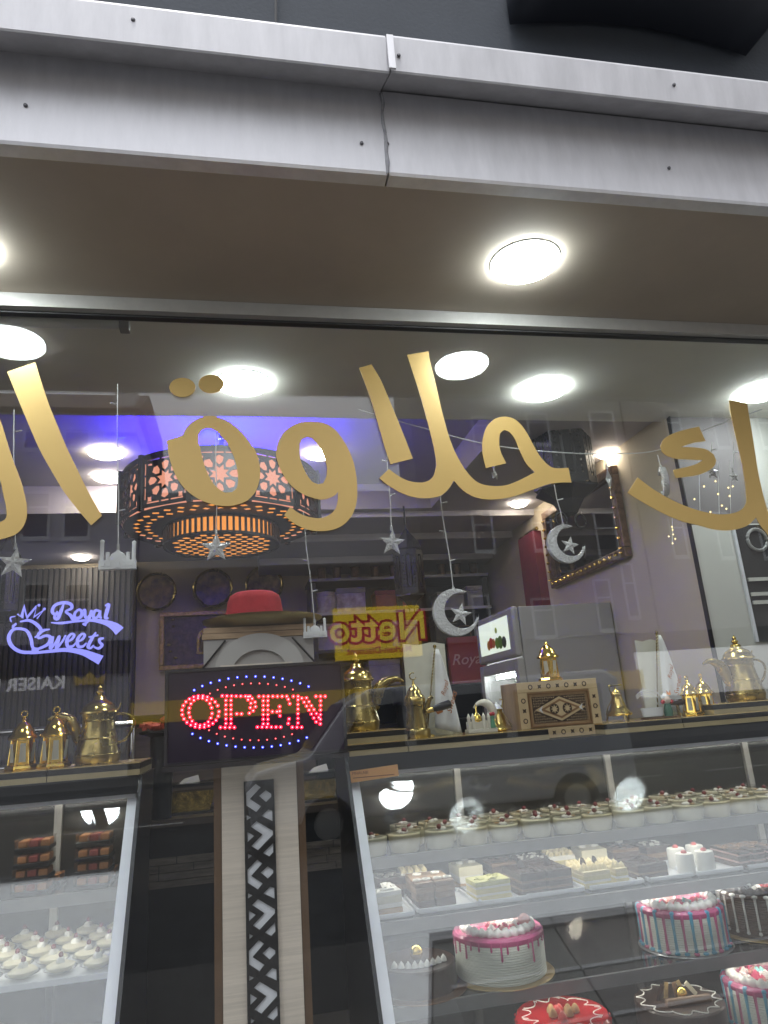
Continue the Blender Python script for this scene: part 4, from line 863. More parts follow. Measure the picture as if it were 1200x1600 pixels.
def t_flakes(m_):
    def f(t, w, d, z):
        random.seed(int(w*9999))
        for i in range(14): MB().box((random.uniform(-w*.42, w*.42), random.uniform(-d*.42, d*.42), z+.002), (.016, .008, .003), M=Matrix.Rotation(random.uniform(0, 3), 3, 'Z') @ Matrix.Rotation(random.uniform(-.6, .6), 3, 'X')).build('flake', m_, t)
    return f
Y2 = gy(S2)+.13
def sx(px, dy=0): return at(px, 1390, Y2+dy).x
tray_at(597, .15, .22, 'white tray under the cream slice at the case end', Y2+.06); tray_at(690, .20, .20, 'white tray under the mocha squares', Y2+.06); tray_at(770, .17, .20, 'white tray under the pistachio slice', Y2+.06)
tray_at(852, .19, .20, 'white tray under the dark layered slices', Y2+.07); tray_at(945, .19, .20, 'white tray under the custard slices', Y2+.07); tray_at(1030, .16, .20, 'white tray under the chocolate bars', Y2+.07); tray_at(1105, .17, .20, 'white tray under the strawberry rolls', Y2+.07); tray_at(1185, .18, .20, 'white tray under the brownie strips at the right edge', Y2+.07)
layered(sx(597), Y2+.03, .10, .12, .065, ((.3, SPONGE), (.2, WHIP), (.3, mat('pale_sponge', (.72, .66, .50), .7, var=.1, scale=60)), (.2, WHIP)), 'cream slice with white crumbs and chocolate shard at the case end', t_combo(t_flakes(WHIP), t_shard(CHOC, 1)), rz=.1)
layered(sx(662), Y2+.02, .058, .06, .072, ((.3, CHOCL), (.3, CHOC2), (.2, mat('mocha_light', (.36, .24, .15), .55)), (.2, CHOC2)), 'left mocha square with a white curl', t_curl, rz=.05)
layered(sx(695), Y2+.02, .062, .06, .072, ((.35, CHOCL), (.25, CHOC2), (.2, mat('mocha_light', (.36, .24, .15), .55)), (.2, CHOC2)), 'right mocha square with a white curl', t_curl, rz=-.03)
layered(sx(680), Y2+.11, .12, .09, .070, ((.4, CHOCL), (.35, CHOC2), (.25, mat('mocha_light', (.36, .24, .15), .55))), 'mocha block behind the two mocha squares', t_curl)
layered(sx(768), Y2+.03, .118, .085, .056, ((.25, YEL), (.12, WHIP), (.25, YEL), (.12, WHIP), (.26, mat('pistachio', (.60, .58, .25), .6, var=.15, scale=60, bump=.2))), 'pale yellow and pistachio layered slice', t_flakes(mat('pistachio', (.60, .58, .25), .6)), rz=.08)
for i, (nm, dx) in enumerate((('left', -.045), ('right', .045))): layered(sx(850)+dx, Y2+.05, .084, .15, .066, ((.22, CHOCL), (.12, CHOC2), (.22, CHOCL), (.12, CHOC2), (.32, CHOC)), f'{nm} dark chocolate layered slice beside the custard slices', t_combo(t_flakes(CHOC), t_shard(CHOC, 1)), rz=.06)
layered(sx(930), Y2+.05, .095, .15, .048, ((.3, YEL), (.15, WHIP), (.3, YEL), (.25, PIPE)), 'custard slice with piped rosettes and two chocolate triangles', t_combo(t_swirl(PIPE, 6, .009), t_shard(CHOC, 2)), rz=.04)
layered(sx(970), Y2+.05, .045, .14, .046, ((.35, YEL), (.15, WHIP), (.25, YEL), (.25, PIPE)), 'narrow custard slice right of the rosette slice', t_swirl(PIPE, 3, .009), rz=.04)
layered(sx(1023), Y2+.06, .11, .13, .045, ((.3, CHOCL), (.15, CHOC2), (.3, CHOCL), (.25, CHOC)), 'low dark chocolate bar left of the strawberry rolls', t_flakes(CHOC), rz=.04)
rear = [((.4, CHOCL), (.25, CHOC2), (.35, CHOC)), ((.3, YEL), (.2, WHIP), (.3, YEL), (.2, WHIP)), ((.3, SPONGE), (.3, WHIP), (.4, CREAM)), ((.35, CHOCL), (.15, WHIP), (.35, CHOCL), (.15, CHOC2))]
for k, (px, nm) in enumerate(((612, 'behind the cream slice at the case end'), (650, 'behind the left mocha square'), (735, 'between the mocha and pistachio slices'), (790, 'behind the pistachio slice'), (838, 'behind the left dark slice'), (884, 'behind the right dark slice'), (935, 'behind the rosette slice'), (985, 'behind the narrow custard slice'), (1035, 'behind the low chocolate bar'))):
    random.seed(k+70); layered(sx(px, .19), Y2+.225, random.uniform(.085, .105), .10, random.uniform(.062, .078), rear[k % 4], f'rear cake slice {nm}', (t_flakes(WHIP), t_swirl(PIPE, 4, .009), t_curl, t_flakes(CHOC))[k % 4], rz=random.uniform(-.08, .08), z=S2+.0005)
def roll(px, dy, r, label):
    t = thing('cream_roll', label, 'cream roll', (sx(px, dy), Y2+dy, S2+.007), group='strawberry cream rolls')
    MB().lathe([(r*.96, 0), (r, .003), (r*1.0, .055), (r*.94, .062), (1e-7, .064)], 24).build('roll', WHIP, t, smooth=True)
    MB().ball((0, 0, .066), .010, 10, 6, .7).build('strawberry', mat('strawberry', (.62, .07, .06), .3, var=.2, scale=60), t, smooth=True)
roll(1078, .0, .028, 'front left strawberry cream roll'); roll(1110, .0, .030, 'front right strawberry cream roll'); roll(1066, .09, .030, 'back left strawberry cream roll'); roll(1096, .10, .030, 'back right strawberry cream roll')
for i in range(3): layered(sx(1165+i*24), Y2+.05, .046, .15, .05, ((.3, CHOCL), (.12, mat('rose_cream', (.62, .40, .36), .5)), (.3, CHOCL), (.12, mat('rose_cream', (.62, .40, .36), .5)), (.16, CHOC)), f'{ORD[i]} brownie strip right of the strawberry rolls', t_flakes(CHOC2), rz=.02)

# whole cakes
def cakebase(t, r, m_): MB().lathe([(1e-7, 0), (r, 0), (r+.002, .002), (r, .004), (1e-7, .004)], 40).build('cake_board', m_, t, smooth=True)
def cakebody(t, r, h, m_, ridges=True):
    pr = [(1e-7, .0045), (r, .0045)]
    if ridges:
        n = 17
        for k in range(n):
            z = .006+(h-.010)*k/n; dz = (h-.010)/n; pr += [(r-.0015, z+dz*.05), (r+.0016, z+dz*.35), (r+.0016, z+dz*.65), (r-.0015, z+dz*.95)]
    pr += [(r, h-.004), (r-.004, h), (1e-7, h)]
    return MB().lathe(pr, 48).build('icing', m_, t, smooth=True)
def drips(t, r, h, lens, m_, name='drip', rad=.0042, cap=True, capr=None):
    n = len(lens)
    if cap: MB().lathe([(r+.0005, h-.016), (r+.0032, h-.012), (r+.0034, h-.003), (r-.002, h+.003), (r-.03, h+.0035), (1e-7, h+.003)], 48).build('glaze', m_, t, smooth=True)
    for i, (a, L_) in enumerate(lens):
        if L_ <= 0: continue
        x, y = (r+.0012)*math.cos(a), (r+.0012)*math.sin(a)
        MB().tube([(x, y, h-.004), (x, y, h-L_*.5), (x, y, h-L_+.004), (x, y, h-L_)], [rad*1.15, rad*.8, rad*1.05, rad*.5], 8).build(name, m_, t, smooth=True)
def rosette_ring(t, r, z, m_, n=26, rr=.012):
    pts = []; rad = []
    for k in range(n*8):
        a = 2*math.pi*k/(n*8); pts.append((r*math.cos(a), r*math.sin(a), z+rr*.55)); rad.append(rr*(1+.22*math.sin(a*n)))
    MB().tube(pts, rad, 10, closed=True).build('cream_rope', m_, t, smooth=True)
    for k in range(n):
        a = 2*math.pi*k/n; MB().tube([((r-.011)*math.cos(a), (r-.011)*math.sin(a), z+.014), (r*math.cos(a+.06), r*math.sin(a+.06), z+.019), ((r+.010)*math.cos(a+.13), (r+.010)*math.sin(a+.13), z+.010)], [.004, .0055, .003], 6).build('cream_twist', m_, t, smooth=True)
def crumbs(t, r, z, mats, n, seed, s=.010, nm='candy'):
    random.seed(seed)
    for k in range(n):
        a = random.uniform(0, 6.28); q = r*math.sqrt(random.random()); m_ = mats[k % len(mats)]; sz = s*random.uniform(.6, 1.2)
        if k % 3 == 0: MB().ball((q*math.cos(a), q*math.sin(a), z+sz*.5), sz*.62, 8, 6).build(nm, m_, t, smooth=True)
        elif k % 3 == 1: MB().lathe([(1e-7, 0), (sz*.9, .001), (sz*.7, sz*.5), (sz*.2, sz*1.1), (1e-7, sz*1.3)], 8, (q*math.cos(a), q*math.sin(a), z), ripple=lambda a_, j: 1+.2*math.sin(4*a_+j)).build(nm, m_, t, smooth=True)
        else: MB().box((q*math.cos(a), q*math.sin(a), z+sz*.4), (sz*1.4, sz*.5, sz*.7), M=Matrix.Rotation(random.uniform(0, 3), 3, 'Z') @ Matrix.Rotation(random.uniform(-.8, .8), 3, 'Y')).build(nm, m_, t)
PINK = mat('pink_glaze', (.62, .16, .30), .25, coat=.3); PINKD = mat('pink_drip', (.60, .13, .27), .25, coat=.3); BLUE = mat('blue_glaze', (.14, .42, .58), .3, coat=.3)
IVORY = mat('ivory_icing', (.82, .82, .74), .5, var=.03, scale=30); REDG = mat('red_glaze', (.52, .012, .018), .14, coat=.6, var=.1, scale=8)
ROSE = mat('rose_candy', (.72, .33, .30), .4, var=.15, scale=60); HOT = mat('hot_pink', (.75, .12, .22), .4); TEAL = mat('teal_candy', (.30, .66, .62), .35); GBOARD = mat('gold_board', (.52, .38, .18), .35, .5)
def cake(px, pyb, zs, r, label, dyc=0.0):
    y = gy(zs)+.06+r+dyc; p = at(px, pyb, y-r*.9)
    return thing('cake', label, 'cake', (p.x*(y+2)/(y-r*.9+2), y, zs+.0005), group='whole cakes on the lower shelves')
random.seed(9)
R = .132
t = cake(785, 1530, S3, R, 'white ridged cake with pink dripping glaze and cream rope'); cakebase(t, R+.022, GBOARD); cakebody(t, R, .118, IVORY)
drips(t, R, .118, [(2*math.pi*k/30+random.uniform(-.05, .05), random.choice((.028, .034, .040, .052, .066))) for k in range(30)], PINK, rad=.0034); rosette_ring(t, .100, .121, WHIP); crumbs(t, .075, .122, (ROSE, WHIP, HOT), 34, 4, .016)
MB().ball((.07, -.05, .142), .019, 14, 9).build('macaron', ROSE, t, smooth=True)
def striped(t, R, h):
    cakebase(t, R+.012, mat('clear_board', (.5, .5, .5), .2, .4)); cakebody(t, R, h, IVORY)
    n = 30
    drips(t, R, h, [(2*math.pi*k/n, h-.014+random.uniform(-.004, .006)) for k in range(0, n, 2)], PINK, 'pink_drip', .0046, cap=True)
    drips(t, R, h, [(2*math.pi*k/n, h-.012+random.uniform(-.004, .006)) for k in range(1, n, 2)], BLUE, 'blue_drip', .0050, cap=False)
    for k in range(1, n, 2):
        a = 2*math.pi*k/n; MB().ball(((R-.004)*math.cos(a), (R-.004)*math.sin(a), h-.002), .0095, 8, 6, .7).build('blue_cap', BLUE, t, smooth=True)
    for k in range(n):
        a = 2*math.pi*k/n; MB().ball(((R+.002)*math.cos(a), (R+.002)*math.sin(a), .010), .009, 8, 5, .6).build('foot_bead', BLUE if k % 3 else PINK, t, smooth=True)
    rosette_ring(t, R-.026, h+.003, WHIP); crumbs(t, R-.05, h+.004, (WHIP, ROSE, TEAL, WHIP, HOT), 36, int(R*1e4)+int(t.location.x*100), .016)
t = cake(1072, 1482, S3, .130, 'pink and blue striped drip cake on the third shelf'); striped(t, .128, .118)
t = cake(1196, 1462, S3, .128, 'chocolate cake with white drips and striped wafers at the right edge', .02); cakebase(t, .142, GBOARD); cakebody(t, .122, .125, CHOCL)
drips(t, .122, .125, [(2*math.pi*k/22, random.uniform(.095, .112)) for k in range(22)], WHIP, rad=.0036, cap=False)
for k in range(22):
    a = 2*math.pi*k/22; MB().ball((.121*math.cos(a), .121*math.sin(a), .123), .010, 8, 6, .55).build('drip_cap', WHIP, t, smooth=True); MB().ball((.124*math.cos(a), .124*math.sin(a), .020), .0055, 8, 5).build('drip_bead', WHIP, t, smooth=True)
rosette_ring(t, .098, .124, CHOC)
for k in range(3):
    for j in range(7): MB().tube([(-.075+.012*j, -.05+.035*k+.004*j, .142+.002*j), (-.075+.012*(j+1)-.001, -.05+.035*k+.004*(j+1), .142+.002*(j+1))], .007, 8).build('wafer_roll', WHIP if j % 2 else CHOC, t, smooth=True)
crumbs(t, .05, .126, (mat('red_candy', (.6, .02, .02), .3), WHIP), 12, 8, .016)
t = cake(652, 1512, S3, .115, 'dark chocolate cake with cream dabs and a gold ball at the case end', .0); cakebase(t, .140, mat('copper_board', (.24, .12, .06), .3, .4)); cakebody(t, .112, .07, CHOC, False)
for k in range(9): MB().lathe([(1e-7, 0), (.010, .002), (.008, .010), (1e-7, .020)], 8, (-.075+.018*k, -.045-.025*math.sin(k*.4), .070)).build('cream_dab', WHIP, t, smooth=True)
MB().ball((.0, .0, .09), .020, 12, 8).build('gold_ball', GOLD, t, smooth=True)
t = cake(880, 1600, S4, .130, 'glossy red glazed cake with white scroll and strawberries', .02); cakebase(t, .150, GBOARD); cakebody(t, .128, .115, IVORY)
drips(t, .128, .115, [(2*math.pi*k/26, random.uniform(.02, .05)) for k in range(26)], REDG, rad=.005)
for k in range(10):
    a0 = 2*math.pi*k/10; MB().tube([((.100+.016*math.cos(q*.6))*math.cos(a0+q*.05), (.100+.016*math.sin(q*.6))*math.sin(a0+q*.05), .1192) for q in range(14)], .0013, 5).build('white_scroll', WHIP, t)
random.seed(2)
for k in range(9):
    a = random.uniform(0, 6.28); q = random.uniform(0, .05); MB().lathe([(1e-7, 0), (.013, .004), (.012, .012), (.005, .022), (1e-7, .025)], 10, (q*math.cos(a)-.01, q*math.sin(a), .118)).build('strawberry', mat('strawberry', (.62, .07, .06), .3, var=.2, scale=60) if k % 2 else SPONGE, t, smooth=True)
t = cake(1065, 1590, S4, .13, 'flat dark chocolate cake with white loops and chocolate sticks', .03); cakebase(t, .145, DARK); cakebody(t, .126, .10, CHOC, False)
for k in range(12):
    a0 = 2*math.pi*k/12; MB().tube([((.108+.013*math.cos(q*.55))*math.cos(a0+q*.045), (.108+.013*math.sin(q*.55))*math.sin(a0+q*.045), .1022) for q in range(13)], .0016, 5).build('white_loop', WHIP, t)
for k in range(5): MB().box((-.05+.025*k, .01+.01*(k % 2), .118), (.012, .004, .045), M=Matrix.Rotation(.5-.3*k, 3, 'Y')).build('chocolate_stick', (CHOC, GBOARD, CHOC2, GBOARD, CREAM)[k], t)
MB().tube([(-.06, -.035, .108), (.07, -.05, .110)], .011, 10).build('chocolate_roll', CHOC2, t, smooth=True); MB().ball((.005, -.01, .118), .017, 12, 8).build('gold_ball', GOLD, t, smooth=True)
t = cake(1212, 1600, S4, .130, 'pink and blue striped drip cake on the bottom deck, cut by the right edge', .03); striped(t, .126, .118)

# left case: boxed sweets and plated puddings
BOXB = mat('box_black', (.012, .012, .013), .3); ORG = mat('apricot_sweet', (.62, .25, .08), .45, var=.25, scale=40); RDS = mat('red_sweet', (.50, .10, .07), .4, var=.2, scale=40)
def sweetbox(px, py, y, z, label, w=.098):
    p = at(px, py, y); t = thing('sweet_box', label, 'box of sweets', (p.x, y, z), random.uniform(-.05, .05), 'boxed sweets in the left case')
    MB().bb(-w/2, w/2, -.045, .045, 0, .012).build('tray', BOXB, t, bevel=.002)
    for k in range(3): MB().bb(-w/2+.008+k*w/3.2, -w/2+.008+k*w/3.2+w/3.9, -.036, .03, .012, .030).build('sweet', (ORG, RDS, ORG)[(k+int(px)) % 3], t, bevel=.003)
    MB().bb(-w/2+.001, w/2-.001, -.044, .044, .0125, .036).build('lid', CLEAR, t)
    return t
yb = gy(S1)+.12; random.seed(4)
for ci, (px, cname) in enumerate(((150, 'right-hand stack'), (57, 'middle stack'), (-35, 'left-edge stack'))):
    for k in range(4): sweetbox(px, 1300, yb+.03*(k == 3), S1+.001+k*.0375, f'boxed sweets, {ORD[k]} from the bottom in the {cname} of the left case')
for ci, px in enumerate((160, 75)):
    sweetbox(px, 1340, gy(S1)+.24, S1+.001, ('loose box of sweets behind the right-hand stack', 'loose box of sweets behind the middle stack')[ci])
wbd = MB().bb(-2.25, -.36, gy(.94)+.05, .74, .925, .9395).build('white_board', TRAYM, cl_, world=True)
platm = MB().lathe([(.020, 0), (.022, .003), (.050, .012), (.052, .014), (.048, .014), (.02, .006), (1e-7, .005)], 28).mesh('plate', True)
pudm = MB().lathe([(.030, .007), (.040, .012), (.043, .020), (.030, .026), (1e-7, .028)], 24, ripple=lambda a, j: 1+.06*math.sin(5*a+j)).mesh('pudding', True)
crm = MB().lathe([(1e-7, .026), (.015, .027), (.013, .036), (.005, .042), (1e-7, .043)], 10, ripple=lambda a, j: 1+.15*math.sin(4*a+j)).mesh('cream_dab', True)
br2 = MB().ball((0, 0, .046), .008, 8, 6).mesh('berry', True)
for row in range(5):
    for k in range(8):
        y = gy(.94)+.100+row*.092; x = -.395-k*.094-(.04 if row % 2 else 0)
        t = thing('plated_pudding', f'plated pudding with dark berry, left case {("front", "second", "third", "fourth", "rear")[row]} row, {ORD[k]} from the right', 'pudding', (x, y, S2-.022), random.uniform(0, 6), 'plated puddings in the left case'); t.scale = (.84, .84, .95)
        link('plate', platm, CLEAR, t); link('pudding', pudm, CREAM, t); link('cream_dab', crm, WHIP, t); link('berry', br2, BERRY, t)

# ------------------------------------------------------------------ back of the shop
YB = 3.70
for k, (px, py, r, lb) in enumerate(((245, 925, .150, 'left of the three round brass plates on the back wall'), (333, 920, .155, 'middle of the three round brass plates on the back wall'), (413, 914, .150, 'right of the three round brass plates on the back wall'))):
    p = at(px, py, YB); t = thing('wall_plate', lb, 'plate', tuple(p), group='brass plates on the back wall')
    MB().lathe([(1e-7, .0), (r*.55, .004), (r*.78, .010), (r*.86, .022)], 40, ax=(0, -1, 0)).build('dish', mat('dark_brass', (.03, .024, .02), .38, .3, base2=(.30, .21, .08), scale=16, bump=.4, bscale=30), t, smooth=True)
    MB().lathe([(r*.86, .018), (r*.94, .030), (r, .022), (r*.98, .010), (r*.86, .010)], 40, ax=(0, -1, 0), ripple=lambda a, j: 1+.012*math.sin(a*24)).build('rim', BRASSO, t, smooth=True)
    for q in range(28):
        a = q*2*math.pi/28; MB().ball((r*.97*math.cos(a), -.026, r*.97*math.sin(a)), .006, 6, 4).build('bead', BRASSO, t, smooth=True)
a, b = at(250, 958, YB), at(394, 1040, YB); t = thing('framed_relief', 'gilt framed brass relief on the back wall below the plates', 'picture', ((a.x+b.x)/2, YB, b.z))
w, h = b.x-a.x, a.z-b.z
for q in ((-w/2, w/2, 0, .035), (-w/2, w/2, h-.035, h), (-w/2, -w/2+.035, .036, h-.036), (w/2-.035, w/2, .036, h-.036)): MB().bb(q[0], q[1], -.03, .03, q[2], q[3]).build('frame', mat('gilt_frame', (.30, .20, .08), .35, .8, var=.4, scale=40, bump=.4, bscale=60), t, bevel=.004)
MB().bb(-w/2+.036, w/2-.036, .0, .02, .036, h-.036).build('panel', mat('dark_relief', (.07, .048, .04), .45, .2, var=.5, scale=26, bump=.5, bscale=26), t)
link('arch_motif', stand(plate([[(-.07, 0), (.07, 0), (.07, .12), (.05, .17), (0, .20), (-.05, .17), (-.07, .12)], [(-.05, .015), (.05, .015), (.05, .11), (.035, .15), (0, .17), (-.035, .15), (-.05, .11)]], .012)), BRASSO, t, (0, -.008, h*.25))
for sx_ in (-1, 1):
    for k in range(7): MB().ball((sx_*(w/2-.09)+.03*math.cos(k*1.9), -.006, .09+.05*(k % 3)+.24*(k // 4)), .016, 8, 5, .6).build('gilt_leaf', BRASSO, t, smooth=True)
# glowing logo on the slatted wall
YL = 3.66
LG = glow('logo_light', (.30, .31, 1.0), 1.15)
lg = thing('logo_sign', 'glowing violet script logo with a crown on the slatted wall', 'sign', tuple(at(100, 1020, YL)))
def q8(x, y): p = at(x/5.4545, 920+y/5.4545, YL); return p
def stroke(name, pts, wid, smooth=True):
    P = [Vector((q8(x, y).x, 0, q8(x, y).z)) for x, y in pts]; sc_ = .0052/5.4545*1.0
    Q = spl(P, 6) if smooth and len(P) > 2 else P; n = len(Q)
    ws = [wid[min(len(wid)-1, int(i/(n-1)*(len(wid)-1)))]*(1-(i/(n-1)*(len(wid)-1) % 1))+wid[min(len(wid)-1, int(i/(n-1)*(len(wid)-1))+1)]*(i/(n-1)*(len(wid)-1) % 1) for i in range(n)]
    L_, R_ = [], []
    for i in range(n):
        d = (Q[min(n-1, i+1)]-Q[max(0, i-1)]); d.normalize(); nn = Vector((-d.z, 0, d.x)); hw = ws[i]*sc_*.5
        L_.append(Q[i]+nn*hw); R_.append(Q[i]-nn*hw)
    m = MB(); F = [v+Vector((0, YL-.004, 0)) for v in L_+R_]; B = [v+Vector((0, YL+.004, 0)) for v in L_+R_]
    m.add(F+B, [(i, i+1, n+i+1, n+i) for i in range(n-1)]+[(2*n+i, 3*n+i, 3*n+i+1, 2*n+i+1) for i in range(n-1)]+[(i, 2*n+i, 2*n+i+1, i+1) for i in range(n-1)]+[(n+i, n+i+1, 3*n+i+1, 3*n+i) for i in range(n-1)])
    return m.build(name, LG, lg, world=True)
W_ = [16, 24, 26, 24, 16]
stroke('letter_r', [(545, 125), (520, 190), (490, 255), (465, 240), (490, 190)], [10, 26, 26, 20, 10]); stroke('letter_r', [(500, 205), (470, 220), (445, 190), (470, 140), (540, 118), (600, 130), (610, 165), (560, 195), (600, 225), (625, 262), (650, 268)], [10, 22, 24, 22, 24, 26, 22, 14, 24, 26, 14])
stroke('letter_o', [(665, 180), (640, 205), (635, 240), (660, 252), (690, 235), (698, 200), (680, 178), (662, 182)], [16, 24, 24, 16]); stroke('letter_y', [(705, 185), (725, 180), (725, 230), (745, 250), (775, 215), (780, 180)], [10, 22, 24, 16]); stroke('letter_y', [(778, 190), (765, 240), (735, 290), (710, 300), (735, 312)], [20, 22, 16, 14])
stroke('letter_a', [(850, 190), (815, 185), (795, 215), (800, 248), (830, 240), (850, 200)], [16, 24, 22, 14]); stroke('letter_a', [(855, 185), (848, 230), (865, 252)], [16, 26, 14]); stroke('letter_l', [(895, 145), (925, 135), (912, 190), (900, 245), (925, 252)], [10, 26, 28, 26, 14])
stroke('swoosh', [(435, 288), (520, 292), (640, 278), (780, 268), (900, 288), (980, 325), (1020, 362)], [8, 20, 16, 22, 40, 66, 78])
stroke('letter_s', [(170, 280), (250, 270), (320, 310), (350, 360), (320, 400), (295, 415)], [10, 22, 26, 22, 16, 10]); stroke('letter_s', [(425, 345), (370, 355), (330, 385), (330, 420), (390, 400), (430, 415), (410, 470), (330, 510), (270, 520)], [8, 22, 22, 18, 20, 26, 24, 18, 14])
stroke('loop', [(330, 510), (280, 500), (265, 430), (230, 360), (170, 340), (110, 350), (75, 410), (95, 480), (160, 530), (240, 542), (330, 528)], [10, 20, 24, 22, 20, 22, 26, 26, 26, 24, 14])
stroke('letter_w', [(455, 405), (440, 450), (430, 510), (475, 455), (505, 405), (490, 460), (480, 510), (530, 450), (560, 395)], [12, 26, 20, 14, 20, 26, 18, 14, 12]); 
for x in (592, 682): stroke('letter_e', [(x-25, 455), (x+20, 430), (x+40, 395), (x+15, 385), (x-20, 430), (x-15, 490), (x+25, 490), (x+55, 460)], [10, 18, 20, 16, 24, 24, 18, 10])
stroke('letter_t', [(818, 370), (780, 430), (752, 490), (772, 505), (800, 480)], [12, 24, 26, 18, 10]); stroke('letter_t', [(755, 412), (838, 395)], [12, 14]); stroke('letter_s', [(885, 420), (850, 430), (850, 455), (870, 480), (840, 508), (800, 495)], [14, 22, 20, 22, 20, 12])
stroke('swoosh', [(120, 505), (240, 545), (400, 535), (560, 520), (700, 540), (800, 580), (860, 608)], [6, 18, 22, 30, 44, 62, 74])
stroke('crown', [(95, 285), (90, 245), (130, 235)], [8, 10, 6]); stroke('crown', [(100, 330), (140, 295)], [22, 14]); stroke('crown', [(150, 215), (185, 245), (205, 155), (230, 245), (310, 150), (290, 240), (375, 180), (315, 255)], [12, 30, 40, 26, 20, 20, 18, 8], False)
for x, y in ((332, 140), (378, 172)): MB().ball(q8(x, y), .011, 8, 5).build('crown_bead', LG, lg, world=True)
# shelf unit
SHD = mat('shelf_black', (.012, .013, .018), .45, var=.2, scale=4)
su = thing('shelf_unit', 'tall black shelf unit against the back wall', 'shelf', (1.25, 3.5, .16)); X0, X1 = .55, 1.93
MB().bb(X0, X1, 3.70, 3.74, .16, 2.56).build('back', SHD, su, world=True)
for x in (X0, 1.22, X1): MB().bb(x-.02, x+.02, 3.36, 3.699, .16, 2.54).build('upright', SHD, su, world=True)
for z in (2.56, 2.30, 2.02, 1.74, 1.46): MB().bb(X0-.03, X1+.03, 3.34, 3.699, z-.012, z+.012).build('shelf', SHD, su, world=True); 
for z in (2.56, 2.30): MB().bb(X0-.03, X1+.02, 3.328, 3.339, z-.012, z+.010).build('shelf_lip', mat('pale_lip', (.34, .33, .35), .5), su, world=True)
for k, px in enumerate((503, 526, 555, 586, 616, 690, 715, 741)):
    p = at(px, 900, 3.48); t = thing('bronze_lantern', f'small dark bronze pointed lantern, {ORD[k]} from the left on the shelf unit', 'lantern', (p.x, 3.48, 2.573), k*.4, 'bronze lanterns on top of the shelf unit'); hh = .165
    mm = mat('bronze', (.14, .085, .05), .35, .8, var=.4, scale=30)
    MB().lathe([(.040, 0), (.042, .01), (.034, .02), (.036, .10), (.042, .106), (.034, .115)], 8).build('body', mm, t); MB().lathe([(.038, .116), (.020, .15), (.006, .165), (1e-7, hh+.02)], 8).build('cap', mm, t)
random.seed(31)
def gbox(px, w, h, d, z, y, label, m_, lid=None, shape='box'):
    p = at(px, 950, y); t = thing('gift_box', label, 'box', (p.x, y, z), random.uniform(-.1, .1))
    if shape == 'box': MB().bb(-w/2, w/2, -d/2, d/2, 0, h*.78).build('body', m_, t, bevel=.004); MB().bb(-w/2-.004, w/2+.004, -d/2-.004, d/2+.004, h*.78+.001, h).build('lid', lid or m_, t, bevel=.004)
    else: MB().lathe([(w/2, 0), (w/2, h*.8)], 24).build('body', m_, t, smooth=True); MB().lathe([(w/2+.005, h*.8+.001), (w/2+.005, h*.97), (w/2-.01, h), (1e-7, h)], 24).build('lid', lid or m_, t, smooth=True)
    return t
FLO = mat('floral_paper', (.50, .46, .45), .6, base2=(.22, .17, .18), scale=16); REDB = mat('red_card', (.22, .015, .03), .5, var=.2, scale=10); GRYB = mat('grey_card', (.24, .23, .22), .6, var=.2, scale=8)
gbox(508, .20, .17, .2, 2.313, 3.5, 'round floral gift box at the left of the upper shelf', FLO, shape='round'); gbox(548, .22, .19, .2, 2.313, 3.5, 'square floral gift box on the upper shelf', FLO, GRYB); gbox(610, .26, .16, .2, 2.313, 3.5, 'dark red gift box in the middle of the upper shelf', REDB)
gbox(700, .22, .13, .2, 2.313, 3.5, 'low grey gift box on the right of the upper shelf', GRYB); gbox(742, .16, .17, .2, 2.313, 3.5, 'tall grey gift box at the right end of the upper shelf', GRYB, FLO)
for k, (px, w, m_, lb) in enumerate(((510, .2, GRYB, 'grey box at the left of the second shelf'), (565, .24, REDB, 'dark red box on the second shelf'), (625, .2, GRYB, 'grey box in the middle of the second shelf'), (690, .18, BOXB, 'black box on the second shelf near the red bag'))): gbox(px, w, .20, .2, 2.033, 3.5, lb, m_)
for k, (px, w, m_, lb) in enumerate(((520, .22, BOXB, 'black box at the left of the third shelf'), (590, .24, GRYB, 'grey box on the third shelf'), (660, .2, REDB, 'dark red box on the third shelf'))): gbox(px, w, .19, .2, 1.753, 3.5, lb, m_)
p = at(728, 1025, 3.2); t = thing('gift_bag', 'red gift bag with pale script beside the drinks fridge', 'bag', (p.x, 3.2, 1.72), -.1)
MB().hexa([(-.13, -.05, 0), (.13, -.05, 0), (.13, .05, 0), (-.13, .05, 0)], [(-.135, -.03, .34), (.135, -.03, .34), (.135, .03, .34), (-.135, .03, .34)]).build('body', mat('red_bag', (.24, .012, .03), .4, var=.1, scale=8), t)
MB().tube([(-.05, -.03, .33), (-.04, -.03, .42), (.04, -.03, .42), (.05, -.03, .33)], .004, 6).build('handle', BROWN, t)
link('lettering', stand(textmesh('Royal', .11, .001, .001, .3)), mat('pale_ink', (.5, .25, .25), .5), t, (0, -.047, .17))
sh = MB().bb(1.10, 1.40, 2.96, 3.335, 1.60, 1.72).build('low_cabinet', SHD); tag(sh, 'low black cabinet carrying the red gift bag', 'cabinet')
MB().bb(1.12, 1.38, 2.98, 3.33, .16, 1.598).build('cupboard', SHD, sh)
